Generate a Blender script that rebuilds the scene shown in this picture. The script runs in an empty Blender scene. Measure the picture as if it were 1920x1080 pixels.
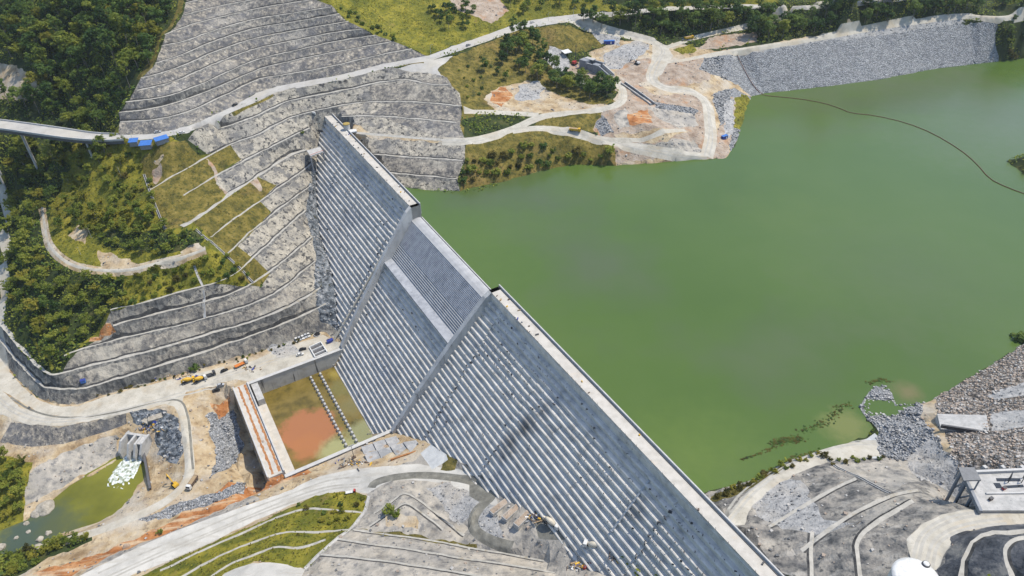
import bpy, bmesh, math, random
import numpy as np
from mathutils import Vector, Matrix, noise
from mathutils.bvhtree import BVHTree
from mathutils.geometry import delaunay_2d_cdt
random.seed(7); RNG = np.random.default_rng(7)
scn = bpy.context.scene
COL = scn.collection

# ------------------------------------------------------------------ survey frame: camera and dam axis
FPX, PIT, ROL, CAMH = 1365.0, math.radians(36.75), math.radians(2.25), 220.0
TH = math.radians(28.8)
AX = np.array([-math.sin(TH), math.cos(TH)]); DN = np.array([-math.cos(TH), -math.sin(TH)])

def rays(px):
    px = np.atleast_2d(np.asarray(px, float)); u = px[:, 0]-960; v = px[:, 1]-540
    c, s = math.cos(ROL), math.sin(ROL); u, v = c*u-s*v, s*u+c*v
    return np.stack([u, FPX*math.cos(PIT)-v*math.sin(PIT), -FPX*math.sin(PIT)-v*math.cos(PIT)], 1)

def U(px, z):
    """survey sight line through a picture point met with the level z"""
    d = rays(px); k = (np.asarray(z, float)-CAMH)/d[:, 2]; P = d*k[:, None]; P[:, 2] += CAMH
    return P

def U3(pts): 
    a = np.asarray(pts, float); return U(a[:, :2], a[:, 2])

def W(s, o, z):
    """dam coordinates (along crest, downstream, height) -> world"""
    return np.array([s*AX[0]+o*DN[0], s*AX[1]+o*DN[1], z])

# ------------------------------------------------------------------ materials
MATS = {}
def node(nt, t, **kw):
    n = nt.nodes.new(t)
    for k, v in kw.items(): setattr(n, k, v)
    return n

def mat(name, cols, scale=0.1, detail=6, streak=None, bump=0.3, bscale=None, rough=0.9, mottled=None, spec=0.2, coord='pos', vor=None, fine=None, metal=0.0, stretch=(1, 1, 1)):
    """procedural material: colour ramp over fractal noise, optional vertical streaks, a second mottling layer, cell pattern and bump"""
    m = bpy.data.materials.new(name); m.use_nodes = True; nt = m.node_tree; L = nt.links
    b = nt.nodes['Principled BSDF']; b.inputs['Roughness'].default_value = rough; b.inputs['Specular IOR Level'].default_value = spec; b.inputs['Metallic'].default_value = metal
    if coord == 'pos': src = node(nt, 'ShaderNodeNewGeometry').outputs['Position']
    else: src = node(nt, 'ShaderNodeTexCoord').outputs['Object']
    if coord == 'objrand': pass
    def mp(sc):
        q = node(nt, 'ShaderNodeMapping'); q.inputs['Scale'].default_value = sc; L.new(src, q.inputs['Vector']); return q.outputs['Vector']
    nz = node(nt, 'ShaderNodeTexNoise'); nz.inputs['Scale'].default_value = 1; nz.inputs['Detail'].default_value = detail; nz.inputs['Roughness'].default_value = 0.62
    L.new(mp((scale*stretch[0], scale*stretch[1], scale*stretch[2])), nz.inputs['Vector'])
    fac = nz.outputs['Fac']
    if streak:
        sn = node(nt, 'ShaderNodeTexNoise'); sn.inputs['Scale'].default_value = 1; sn.inputs['Detail'].default_value = 5
        L.new(mp((streak[0], streak[0], streak[0]*streak[1])), sn.inputs['Vector'])
        mx = node(nt, 'ShaderNodeMix'); mx.data_type = 'FLOAT'; mx.inputs[0].default_value = streak[2]
        L.new(fac, mx.inputs[2]); L.new(sn.outputs['Fac'], mx.inputs[3]); fac = mx.outputs[0]
    rp = node(nt, 'ShaderNodeValToRGB'); L.new(fac, rp.inputs['Fac'])
    e = rp.color_ramp.elements
    while len(e) < len(cols): e.new(0.5)
    for i, (p, c) in enumerate(cols): e[i].position = p; e[i].color = (*c, 1)
    out = rp.outputs['Color']
    if mottled:      # (scale, colour, lo, hi, amount)
        for (sc, c, lo, hi, am) in (mottled if isinstance(mottled, list) else [mottled]):
            n2 = node(nt, 'ShaderNodeTexNoise'); n2.inputs['Scale'].default_value = 1; n2.inputs['Detail'].default_value = 5; n2.inputs['Roughness'].default_value = 0.6
            L.new(mp(sc if isinstance(sc, tuple) else (sc, sc, sc)), n2.inputs['Vector'])
            mr = node(nt, 'ShaderNodeMapRange'); mr.inputs['From Min'].default_value = lo; mr.inputs['From Max'].default_value = hi; mr.inputs['To Max'].default_value = am
            L.new(n2.outputs['Fac'], mr.inputs['Value'])
            mc = node(nt, 'ShaderNodeMix'); mc.data_type = 'RGBA'; L.new(mr.outputs['Result'], mc.inputs['Factor']); L.new(out, mc.inputs['A']); mc.inputs['B'].default_value = (*c, 1); out = mc.outputs['Result']
    height = fac
    if vor:          # (scale, dark colour, amount) cracked cells: stones
        vn = node(nt, 'ShaderNodeTexVoronoi'); vn.feature = 'F1'; vn.inputs['Scale'].default_value = 1; L.new(mp((vor[0],)*3), vn.inputs['Vector'])
        mr = node(nt, 'ShaderNodeMapRange'); mr.inputs['From Min'].default_value = 0.35; mr.inputs['From Max'].default_value = 0.75; mr.inputs['To Max'].default_value = vor[2]
        L.new(vn.outputs['Distance'], mr.inputs['Value'])
        sep = node(nt, 'ShaderNodeSeparateColor'); L.new(vn.outputs['Color'], sep.inputs['Color'])
        vr = node(nt, 'ShaderNodeMapRange'); vr.inputs['To Min'].default_value = 0.55; vr.inputs['To Max'].default_value = 1.35; L.new(sep.outputs['Red'], vr.inputs['Value'])
        hm = node(nt, 'ShaderNodeMix'); hm.data_type = 'RGBA'; hm.blend_type = 'MULTIPLY'; hm.inputs['Factor'].default_value = 1.0; L.new(out, hm.inputs['A'])
        cb = node(nt, 'ShaderNodeCombineColor'); [L.new(vr.outputs['Result'], cb.inputs[k]) for k in ('Red', 'Green', 'Blue')]; L.new(cb.outputs['Color'], hm.inputs['B']); out = hm.outputs['Result']
        mc = node(nt, 'ShaderNodeMix'); mc.data_type = 'RGBA'; L.new(mr.outputs['Result'], mc.inputs['Factor']); L.new(out, mc.inputs['A']); mc.inputs['B'].default_value = (*vor[1], 1); out = mc.outputs['Result']
        inv = node(nt, 'ShaderNodeMath'); inv.operation = 'SUBTRACT'; inv.inputs[0].default_value = 1; L.new(vn.outputs['Distance'], inv.inputs[1]); height = inv.outputs[0]
    L.new(out, b.inputs['Base Color'])
    if bump:
        if bscale:
            n3 = node(nt, 'ShaderNodeTexNoise'); n3.inputs['Scale'].default_value = 1; n3.inputs['Detail'].default_value = 4; L.new(mp((bscale,)*3), n3.inputs['Vector']); h2 = n3.outputs['Fac']
            ad = node(nt, 'ShaderNodeMath'); ad.operation = 'ADD'; L.new(height, ad.inputs[0]); L.new(h2, ad.inputs[1]); height = ad.outputs[0]
        bp = node(nt, 'ShaderNodeBump'); bp.inputs['Strength'].default_value = min(1, bump); bp.inputs['Distance'].default_value = max(bump, 0.05)*1.2
        L.new(height, bp.inputs['Height']); L.new(bp.outputs['Normal'], b.inputs['Normal'])
    MATS[name] = m
    return m

def flat(name, c, rough=0.6, metal=0.0, spec=0.4, var=0.12):
    """painted / plain surface with slight grime"""
    d = tuple(x*(1-var*2) for x in c); l = tuple(min(1, x*(1+var)) for x in c)
    return mat(name, [(0.3, d), (0.6, c), (0.8, l)], scale=0.9, detail=4, bump=0, rough=rough, spec=spec, metal=metal, coord='obj')

# ------------------------------------------------------------------ mesh helpers
def new_obj(name, verts, faces, mats, parent=None, fm=None, smooth=False):
    me = bpy.data.meshes.new(name); me.from_pydata([tuple(v) for v in verts], [], faces)
    for m in (mats if isinstance(mats, (list, tuple)) else [mats]): me.materials.append(MATS[m] if isinstance(m, str) else m)
    if fm is not None: me.polygons.foreach_set('material_index', np.asarray(fm, np.int32))
    if smooth: me.polygons.foreach_set('use_smooth', np.ones(len(faces), bool))
    me.update()
    o = bpy.data.objects.new(name, me); COL.objects.link(o)
    if parent: o.parent = parent
    return o

class MB:
    """collects solids into one mesh"""
    def __init__(s): s.v = []; s.f = []; s.m = []; s.mi = 0
    def add(s, v, f):
        b = len(s.v); s.v += [tuple(map(float, x)) for x in v]; s.f += [tuple(i+b for i in q) for q in f]; s.m += [s.mi]*len(f); return s
    def hexa(s, p):   # 8 points: bottom 4 ccw, top 4 ccw
        return s.add(p, [(3, 2, 1, 0), (4, 5, 6, 7), (0, 1, 5, 4), (1, 2, 6, 5), (2, 3, 7, 6), (3, 0, 4, 7)])
    def box(s, c, d, rz=0.0, taper=1.0):
        cx, cy, cz = c; hx, hy, hz = d[0]/2, d[1]/2, d[2]/2; co, si = math.cos(rz), math.sin(rz); p = []
        for z, k in ((-hz, 1), (hz, taper)):
            for x, y in ((-hx*k, -hy*k), (hx*k, -hy*k), (hx*k, hy*k), (-hx*k, hy*k)): p.append((cx+x*co-y*si, cy+x*si+y*co, cz+z))
        return s.hexa(p)
    def tube(s, a, b, r0, r1=None, n=8):
        a, b = Vector(a), Vector(b); r1 = r0 if r1 is None else r1; d = (b-a).normalized(); x = d.orthogonal().normalized(); y = d.cross(x); p = []
        for q, r in ((a, r0), (b, r1)):
            for i in range(n): t = 2*math.pi*i/n; p.append(q+x*(r*math.cos(t))+y*(r*math.sin(t)))
        return s.add(p, [tuple(range(n-1, -1, -1)), tuple(range(n, 2*n))]+[(i, (i+1) % n, n+(i+1) % n, n+i) for i in range(n)])
    def prism(s, prof, y0, y1):   # profile in x-z, extruded in y
        n = len(prof); p = [(x, y0, z) for x, z in prof]+[(x, y1, z) for x, z in prof]
        return s.add(p, [tuple(range(n)), tuple(range(2*n-1, n-1, -1))]+[(i, n+i, n+(i+1) % n, (i+1) % n) for i in range(n)])
    def lathe(s, c, prof, n=16):
        p = []; f = []
        for r, z in prof:
            for i in range(n): t = 2*math.pi*i/n; p.append((c[0]+r*math.cos(t), c[1]+r*math.sin(t), c[2]+z))
        for k in range(len(prof)-1):
            for i in range(n): f.append((k*n+i, k*n+(i+1) % n, (k+1)*n+(i+1) % n, (k+1)*n+i))
        f.append(tuple(range(n-1, -1, -1))); k = (len(prof)-1)*n; f.append(tuple(range(k, k+n)))
        return s.add(p, f)
    def build(s, name, mats, parent=None, smooth=False):
        return new_obj(name, s.v, s.f, mats, parent, s.m if isinstance(mats, (list, tuple)) else None, smooth)

def tag(o, label=None, cat=None, group=None, kind=None):
    if label: o['label'] = label
    if cat: o['category'] = cat
    if group: o['group'] = group
    if kind: o['kind'] = kind
    return o

def empty(name, loc, rz=0.0):
    o = bpy.data.objects.new(name, None); COL.objects.link(o); o.location = tuple(map(float, loc)); o.rotation_euler = (0, 0, rz); o.empty_display_size = 0.5
    return o

def copy_tree(o, parent=None):
    c = o.copy(); COL.objects.link(c); c.parent = parent
    for ch in list(o.children): copy_tree(ch, c)
    return c

def resample(P, step):
    P = np.asarray(P, float); out = [P[0]]
    for a, b in zip(P[:-1], P[1:]):
        n = max(1, int(math.ceil(np.linalg.norm((b-a)[:2])/step)))
        for i in range(1, n+1): out.append(a+(b-a)*i/n)
    return np.array(out)

def smooth_line(P, step, it=2):
    """Chaikin corner cutting, then even spacing"""
    P = np.asarray(P, float)
    for _ in range(it):
        Q = [P[0]]
        for a, b in zip(P[:-1], P[1:]): Q += [a*.75+b*.25, a*.25+b*.75]
        Q.append(P[-1]); P = np.array(Q)
    return resample(P, step)

def offset_line(P, d):
    """shift a polyline sideways in plan; d > 0 to its left"""
    P = np.asarray(P, float); t = np.gradient(P[:, :2], axis=0); t /= np.linalg.norm(t, axis=1)[:, None]+1e-9
    Q = P.copy(); Q[:, 0] -= t[:, 1]*d; Q[:, 1] += t[:, 0]*d
    return Q
# ------------------------------------------------------------------ terrain: survey lines (picture x, picture y, level)
WATER = -22.0; FLOOR = -82.0
BR = []            # break lines in world coordinates
BACK = []; DRIP = []
BENCH = []         # bench treads in plan (closed polygons)
def brk(pts, sm=True):
    P = U3(pts); P = smooth_line(P, 8, 2) if (sm and len(P) > 2) else resample(P, 8)
    BR.append(P); return P
def bench(pts, w=2.4, side=1, sm=True, wob=1.0):
    P = U3(pts); P = smooth_line(P, 6, 2) if (sm and len(P) > 2) else resample(P, 6)
    P = resample(P, 3.0); k = np.array([noise.noise((x*.07, y*.07, 2.2))*.9+noise.noise((x*.25, y*.25, 6.1))*.55 for x, y in P[:, :2]]); k[0] = k[-1] = 0; k *= wob
    t = np.gradient(P[:, :2], axis=0); t /= np.linalg.norm(t, axis=1)[:, None]+1e-9; P[:, 0] -= t[:, 1]*k; P[:, 1] += t[:, 0]*k
    wv = np.array([w*side*(.85+.75*wob*noise.noise((x*.11, y*.11, 9.4))) for x, y in P[:, :2]]); t = np.gradient(P[:, :2], axis=0); t /= np.linalg.norm(t, axis=1)[:, None]+1e-9
    Q = P.copy(); Q[:, 0] -= t[:, 1]*wv; Q[:, 1] += t[:, 0]*wv; Q[:, 2] += 0.1
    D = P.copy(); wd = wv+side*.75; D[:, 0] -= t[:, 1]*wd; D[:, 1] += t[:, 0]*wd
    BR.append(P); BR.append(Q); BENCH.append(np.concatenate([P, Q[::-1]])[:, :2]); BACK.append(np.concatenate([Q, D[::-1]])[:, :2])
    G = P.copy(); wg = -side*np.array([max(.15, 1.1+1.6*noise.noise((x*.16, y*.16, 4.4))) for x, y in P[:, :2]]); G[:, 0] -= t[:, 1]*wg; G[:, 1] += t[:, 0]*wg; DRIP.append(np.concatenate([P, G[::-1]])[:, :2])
    return P
def dbrk(pts, step=8): BR.append(resample(np.array([W(*p) for p in pts]), step))
def dots(pts): 
    for p in U3(pts): BR.append(np.array([p]))

def zr(x): return float(np.interp(x, [0, 222, 330, 480, 560, 720, 805, 980, 1250, 1560, 2000], [11, 11, 12, 14, 17, 21.5, 24, 25, 26, 27, 28]))
# main road, both edges
ROAD_UP = [(-330, 196), (-200, 204), (-80, 216), (0, 225), (40, 230), (120, 241), (175, 250), (222, 253), (275, 252), (325, 244), (375, 230), (435, 200), (480, 174), (520, 161), (640, 140), (720, 119), (805, 104), (900, 69), (980, 40), (1030, 32), (1100, 24), (1250, 12), (1400, 8), (1560, 2), (1700, -6)]
ROAD_DN = [(-330, 213), (-200, 222), (-80, 235), (0, 242), (60, 251), (130, 261), (190, 265), (250, 264), (310, 257), (350, 250), (370, 241), (425, 215), (480, 190), (520, 172), (640, 151), (720, 129), (800, 118), (900, 82), (980, 54), (1045, 44), (1110, 34), (1250, 20), (1400, 15), (1560, 8), (1700, 0)]
PU = brk([(x, y, zr(x)) for x, y in ROAD_UP if x > 200]); PD = brk([(x, y, zr(x)) for x, y in ROAD_DN if x > 200])
# cut slope above the road: nine benches
BL = [[(225, 229), (290, 226), (350, 212), (400, 190), (480, 150), (497, 146), (600, 130), (720, 101), (772, 92)],
      [(222, 211), (260, 209), (320, 197), (400, 168), (480, 132), (502, 124), (590, 105), (660, 92), (735, 78)],
      [(238, 192), (250, 191), (325, 180), (400, 148), (480, 110), (555, 95), (630, 77), (705, 66)],
      [(258, 170), (275, 166), (325, 155), (400, 120), (480, 90), (555, 76), (630, 60), (678, 55)],
      [(265, 146), (287, 142), (337, 127), (400, 97), (480, 71), (555, 57), (654, 40)],
      [(292, 119), (337, 105), (400, 77), (480, 52), (555, 41), (636, 26)],
      [(303, 86), (350, 77), (400, 57), (480, 35), (555, 24), (622, 13)],
      [(310, 65), (350, 49), (400, 35), (480, 16), (555, 4), (600, -3)],
      [(342, 29), (400, 14), (470, 0), (555, -13), (610, -20)],
      [(348, 6), (400, -8), (480, -22), (600, -38)]]
for i, l in enumerate(BL): bench([(x, y, zr(x)+5.3*(i+1)) for x, y in l], 1.3)
brk([(350, -30, 76), (480, -50, 78), (620, -60, 76)])
# forest hill on the left
dots([(222, 240, 9), (205, 200, 14), (210, 165, 24), (240, 130, 36), (268, 90, 46), (285, 50, 55), (312, 15, 64), (322, -20, 72),
      (0, 195, 0), (60, 205, 0), (120, 215, 2), (180, 225, 6), (0, 130, 18), (80, 130, 24), (150, 140, 28), (0, 60, 38), (100, 50, 48), (200, 60, 54), (200, 110, 40),
      (0, 0, 55), (100, -10, 60), (200, 0, 66), (-150, 200, -12), (-150, 0, 40), (-100, -100, 80), (150, -100, 100), (330, -90, 96), (520, -110, 94), (-200, 100, 10)])
# under the viaduct
dots([(0, 262, -14), (60, 272, -8), (110, 275, -4), (160, 275, 2), (200, 272, 6), (-100, 255, -28), (0, 300, -30), (-60, 330, -48)])
# benches between road and crest
D1 = bench([(372, 252, 6), (430, 236, 6.5), (480, 219, 8), (526, 196, 10), (542, 189, 10.5), (589, 180, 11.5), (640, 171, 13), (695, 158, 15), (745, 149, 16.5), (768, 150, 16.5), (810, 160, 17), (845, 158, 17)], 1.9)
D2 = bench([(280, 357, -9), (385, 297, -4), (430, 272, -2), (480, 254, 0), (492, 250, 0.3), (522, 232, 1.5), (555, 217, 3), (575, 212, 3.5), (605, 205, 4.5), (636, 199, 5.5), (671, 192, 7), (722, 190, 8.5), (792, 192, 9), (866, 199, 9)], 1.5)
D3 = bench([(345, 367, -14), (410, 327, -10), (480, 290, -7.5), (517, 272, -6.5), (547, 256, -6), (582, 240, -5)], 1.5)
D4 = bench([(345, 426, -21), (365, 416, -20), (425, 372, -18), (480, 334, -16.5), (545, 291, -15.5), (575, 281, -15.5)], 3.4)
LB = bench([(395, 445, -27), (435, 415, -26), (487, 378, -25), (540, 340, -24.5), (588, 306, -24)], 1.3)
LC = bench([(425, 478, -34), (445, 460, -33.5), (480, 426, -33), (537, 382, -32), (584, 348, -32)], 1.3)
LD = bench([(207, 582, -44), (275, 567, -44), (350, 545, -43), (400, 533, -43), (440, 517, -42), (480, 481, -41), (542, 422, -40), (574, 394, -40)], 1.3)
T4 = bench([(212, 612, -52), (287, 590, -52), (375, 570, -51), (450, 547, -51), (507, 511, -49), (540, 482, -48), (586, 444, -48)], 1.6)
T3 = bench([(120, 668, -60), (148, 657, -60), (207, 640, -60), (275, 625, -60), (375, 600, -59), (480, 570, -58), (532, 541, -57), (592, 490, -56)], 1.3)
T2 = bench([(-60, 540, -62), (0, 610, -66), (40, 660, -67), (84, 703, -67), (110, 703, -67), (160, 688, -67), (250, 668, -67), (315, 650, -66), (400, 625, -66), (480, 602, -65), (515, 588, -64), (560, 568, -63), (602, 540, -62)], 2.0)
T1 = bench([(-60, 560, -72), (0, 640, -74.5), (40, 690, -75), (75, 725, -75), (90, 730, -75), (150, 731, -75), (200, 718, -75), (275, 694, -74), (350, 672, -74), (400, 655, -74), (460, 634, -73), (505, 618, -72), (560, 597, -71), (612, 570, -69)], 1.7)
T0 = brk([(-60, 600, -80), (0, 670, -82), (40, 720, -82), (75, 748, -82), (100, 757, -82), (145, 759, -82), (200, 738, -82), (260, 721, -82), (340, 701, -82), (420, 680, -82), (480, 662, -82), (510, 650, -82), (550, 640, -82), (587, 624, -82), (630, 618, -80)])
# knob of the left bank: track, slopes, far strip of valley road
TRK = [(78, 385, -34), (86, 440, -34), (92, 462, -34), (120, 490, -35), (150, 502, -35), (200, 508, -34), (250, 505, -33), (300, 492, -31), (345, 482, -29), (385, 465, -26)]
brk(TRK)
dots([(100, 300, -18), (200, 300, -10), (260, 290, 2), (310, 285, 6), (345, 270, 7), (270, 330, -8), (220, 370, -16), (150, 350, -22), (120, 400, -27), (180, 430, -26), (250, 440, -25), (300, 430, -20), (320, 400, -18),
      (60, 330, -30), (40, 400, -40), (45, 460, -42), (70, 520, -46), (60, 570, -50), (100, 600, -52), (150, 560, -46), (240, 545, -43), (330, 515, -38), (130, 640, -57), (90, 660, -60), (60, 640, -60), (170, 610, -55), (420, 505, -38),
      (0, 350, -60), (10, 420, -64), (16, 500, -66), (0, 560, -66), (-60, 420, -70), (-60, 500, -64)])
# rock strip beside the dam and the dam's line of contact with the left bank
CL = [(522, -128, 0), (520, -124, -12), (510, -118, -23), (486, -106, -38), (460, -97, -50), (449, -93, -54), (414, -88, -61), (391, -82, -69), (377, -77, -75.5), (361, -73, -80.5), (357, -71, -82)]
dbrk(CL); dbrk([(s-5, o-4, z-9) for s, o, z in CL[1:]])
# under the dam and the reservoir bed
dbrk([(519, -133.5, -3), (500, -134, -30), (460, -134, -60), (360, -134, -92), (270, -134, -92), (180, -134, -60), (110, -134, -36), (72, -134, -10), (55, -134, 0)])
# right bank contact
CR = [(290, -64, -93), (277, -73, -83), (250, -81.5, -70), (232, -85.5, -64.8), (204, -92.2, -56.2), (193.5, -95, -53), (180, -97, -51), (166, -100, -46.5), (150, -103.5, -42.5), (139, -106.5, -38.5), (131, -110, -34), (113, -112.5, -31), (95, -119, -20), (72, -127, -8), (55, -131, 0)]
dbrk(CR); dbrk([(s, o-5, z-6) for s, o, z in CR[1:]])
# basin
for z, e in ((-98, 1.4), (-82.3, 2.7)):
    r = [(277.5-e, -60, z), (277.5-e, -14+e, z), (354.5+e, -14+e, z), (354.5+e, -60, z)]
    dbrk(r[1:3]); dbrk([r[0], r[1]]); dbrk([r[2], r[3]])
# platform and valley roads
dots([(600, 650, -82), (560, 660, -82), (500, 690, -82), (460, 700, -82), (420, 705, -82), (380, 715, -82), (620, 640, -82)])
VR_UP = [(-40, 690, -82), (0, 728, -82), (40, 765, -82), (90, 780, -82), (150, 776, -82), (230, 760, -82), (300, 742, -82), (350, 728, -82), (400, 712, -82)]
VR_DN = [(-40, 740, -82.5), (0, 775, -82.5), (50, 795, -82.5), (110, 799, -82.5), (180, 788, -82.5), (250, 770, -82.5), (310, 756, -82.5), (335, 765, -83), (345, 800, -84), (355, 850, -86), (352, 890, -88), (330, 925, -89), (270, 955, -90), (200, 985, -90), (130, 1005, -91)]
brk(VR_UP); brk(VR_DN)
brk([(0, 830, -88), (60, 838, -89), (120, 832, -89), (180, 815, -89), (235, 795, -88)])
brk([(0, 860, -91), (50, 905, -92), (90, 858, -90), (150, 838, -90), (215, 812, -89)])
brk([(40, 950, -96.5), (100, 925, -96.5), (160, 893, -96.5), (215, 862, -96.5)])
POOL = [(0, 1000), (50, 985), (95, 955), (100, 935), (150, 905), (190, 880), (225, 862), (240, 850), (262, 862), (265, 885), (240, 910), (225, 940), (205, 965), (180, 978), (130, 995), (95, 1000), (70, 1020), (40, 1025), (0, 1035)]
brk([(x, y, -98.6) for x, y in POOL], False)
dots([(180, 930, -101), (130, 965, -101), (220, 890, -101), (50, 1005, -99.5), (-60, 1010, -99.5)])
dots([(300, 860, -93), (310, 900, -94), (270, 920, -95), (250, 940, -95), (320, 800, -86), (290, 780, -85), (250, 800, -88), (300, 830, -90)])
# pit left of the service bridge
dots([(400, 760, -86), (380, 800, -89), (400, 850, -90), (430, 800, -92), (450, 850, -93), (470, 890, -92), (420, 890, -89), (440, 760, -92), (380, 870, -89)])
dbrk([(354, -3.2, -95), (320, -3.2, -99), (284, -3.2, -97)]); dbrk([(354, 8, -92), (320, 9, -97), (284, 6, -94)]); dbrk([(356, -4.6, -82.5), (300, -4.6, -82.5), (279, -4.6, -82.5)])
# right bank: dirt road, grey road, slopes
brk([(60, 1070, -88), (180, 1045, -88), (300, 1005, -88), (400, 965, -87), (470, 930, -86), (520, 905, -84.5), (560, 885, -82.5), (620, 872, -82)])
brk([(20, 1070, -91), (120, 1035, -91), (240, 1000, -90), (330, 960, -90), (400, 925, -89), (450, 905, -88)])
GR_UP = [(140, 1085, -82), (250, 1030, -82), (330, 995, -81.5), (400, 970, -81), (470, 945, -80.5), (540, 920, -79.5), (600, 893, -77), (660, 880, -73.5), (700, 876, -71), (780, 872, -68), (860, 880, -63.5), (910, 893, -58.5)]
GR_DN = [(230, 1085, -81.5), (320, 1050, -81.5), (400, 1015, -81), (470, 980, -80.5), (540, 950, -79.5), (590, 930, -77.5), (640, 920, -75), (690, 925, -71.5), (700, 905, -70), (760, 892, -67.5), (840, 890, -65), (890, 905, -61)]
brk(GR_UP); brk(GR_DN)
G1 = bench([(300, 1068, -78), (390, 1025, -77.5), (480, 986, -77), (540, 960, -75.5), (577, 951, -74), (612, 952, -72), (680, 960, -70)], 1.3, -1, wob=.5)
G2 = bench([(330, 1085, -73), (400, 1045, -72.5), (480, 1012, -72), (530, 995, -70.5), (580, 997, -69), (655, 992, -66.5)], 1.3, -1, wob=.5)
G3 = bench([(380, 1090, -67), (430, 1055, -66.5), (480, 1037, -66), (517, 1022, -65), (562, 1027, -64), (610, 1010, -63)], 1.3, -1, wob=.5)
brk([(420, 1095, -61), (470, 1058, -60.5), (520, 1055, -60), (570, 1067, -59)])
S1 = bench([(664, 992, -64), (720, 1000, -62.5), (780, 1007, -61), (892, 1027, -58), (960, 1038, -56), (1020, 1050, -54)], 1.0, -1, wob=.3)
S2 = bench([(635, 1009, -61), (690, 1018, -58.5), (755, 1026, -56.5), (855, 1043, -54), (960, 1058, -52), (1040, 1072, -50)], 1.0, -1, wob=.3)
S3 = bench([(602, 1038, -57), (660, 1043, -54), (730, 1051, -52), (830, 1066, -49.5), (920, 1082, -47.5)], 1.0, -1, wob=.3)
brk([(560, 1090, -50), (700, 1095, -47), (860, 1110, -43)])
bench([(700, 962, -66), (735, 938, -64.3), (757, 920, -63.6), (790, 938, -62.6), (840, 978, -61), (872, 1002, -59.5)], 1.2, -1, wob=.35); bench([(692, 985, -64.5), (738, 955, -62.3), (760, 940, -61.6), (785, 955, -61.2), (832, 992, -60)], 1.0, -1, wob=.35)
# mound between the hairpin arms
brk([(700, 950, -68), (745, 925, -65), (758, 912, -64.5), (775, 920, -63.5), (830, 955, -62), (880, 990, -60)])
brk([(695, 968, -66), (745, 938, -62.5), (760, 928, -62), (790, 945, -61), (850, 985, -60)])
dots([(735, 965, -62), (700, 985, -64), (800, 990, -60.5), (880, 930, -60), (890, 970, -59), (840, 915, -63), (790, 905, -65.5)])
HP = [(690, 915, -71), (705, 903, -70), (745, 893, -68), (800, 891, -66), (860, 897, -63), (900, 908, -60), (930, 915, -57), (920, 935, -57), (895, 950, -57.5), (880, 975, -57.5), (890, 1000, -56.5), (920, 1020, -55.5), (960, 1030, -54)]
brk(HP)
dots([(940, 940, -55), (960, 990, -52.5), (1000, 1000, -49), (1030, 1020, -48), (1080, 1040, -45), (1120, 1060, -43), (1150, 1040, -38), (1180, 1085, -37), (1060, 1080, -45)])
# reservoir shore (at the water line), left and far side
SH1 = [(640, 262, -10), (700, 315, -20), (740, 350, WATER), (800, 357, WATER), (862, 359, WATER), (890, 352, WATER), (940, 342, WATER), (1010, 322, WATER), (1070, 309, WATER), (1150, 311, WATER), (1230, 306, WATER), (1300, 300, WATER), (1360, 298, WATER), (1378, 275, WATER), (1390, 240, WATER), (1400, 205, WATER), (1410, 180, WATER), (1450, 173, WATER), (1560, 161, WATER), (1650, 149, WATER), (1760, 128, WATER), (1870, 116, WATER), (1920, 110, WATER), (2100, 90, WATER)]
brk(SH1[2:], False)
BND = brk([(660, 250, -1), (700, 254, -1.5), (750, 258, -2), (830, 265, -2), (880, 266, -2)]); BENCH.append(np.concatenate([BND, offset_line(BND, 2.2)[::-1]])[:, :2])
bench([(640, 219, 3.5), (685, 217, 4), (770, 222, 4.5), (855, 230, 4)], 1.5); bench([(687, 288, -9), (780, 296, -9), (868, 301, -9)], 1.3); bench([(722, 324, -16), (790, 330, -16), (856, 335, -16)], 1.3)
RA = [(830, 264, -2), (880, 266, -2), (935, 252, -3), (975, 238, -3), (1005, 222, -1), (1035, 214, 0), (1100, 208, 1), (1150, 200, 2), (1168, 188, 3), (1168, 168, 4), (1155, 150, 4.5)]
RB = [(960, 246, -3), (1000, 240, -3), (1050, 243, -5), (1100, 256, -8), (1180, 275, -13), (1260, 290, -18), (1325, 293, -20.3)]
RC = [(1325, 293, -20.3), (1334, 260, -16), (1331, 225, -12), (1327, 190, -8), (1300, 172, -5), (1250, 168, -1), (1222, 155, 0.5), (1222, 135, 2.5), (1235, 112, 5), (1247, 92, 8), (1225, 78, 10), (1180, 68, 13), (1120, 56, 17), (1060, 46, 22), (1045, 42, 23.5)]
RD = [(1247, 90, 8), (1300, 72, 10), (1345, 62, 12), (1440, 44, 14), (1540, 20, 19), (1640, 2, 23), (1720, -10, 26)]
RE = [(1240, 118, 5), (1290, 112, 5), (1340, 100, 6), (1450, 84, 7), (1560, 66, 8.5), (1650, 49, 10), (1760, 33, 11.5), (1810, 28, 12), (1850, 32, 12), (1890, 33, 12), (1960, 18, 14)]
RF = [(870, 210, 5), (930, 210, 3), (1010, 215, 0)]
for r in (RA, RB, RC, RD, RE, RF): brk(r)
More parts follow.
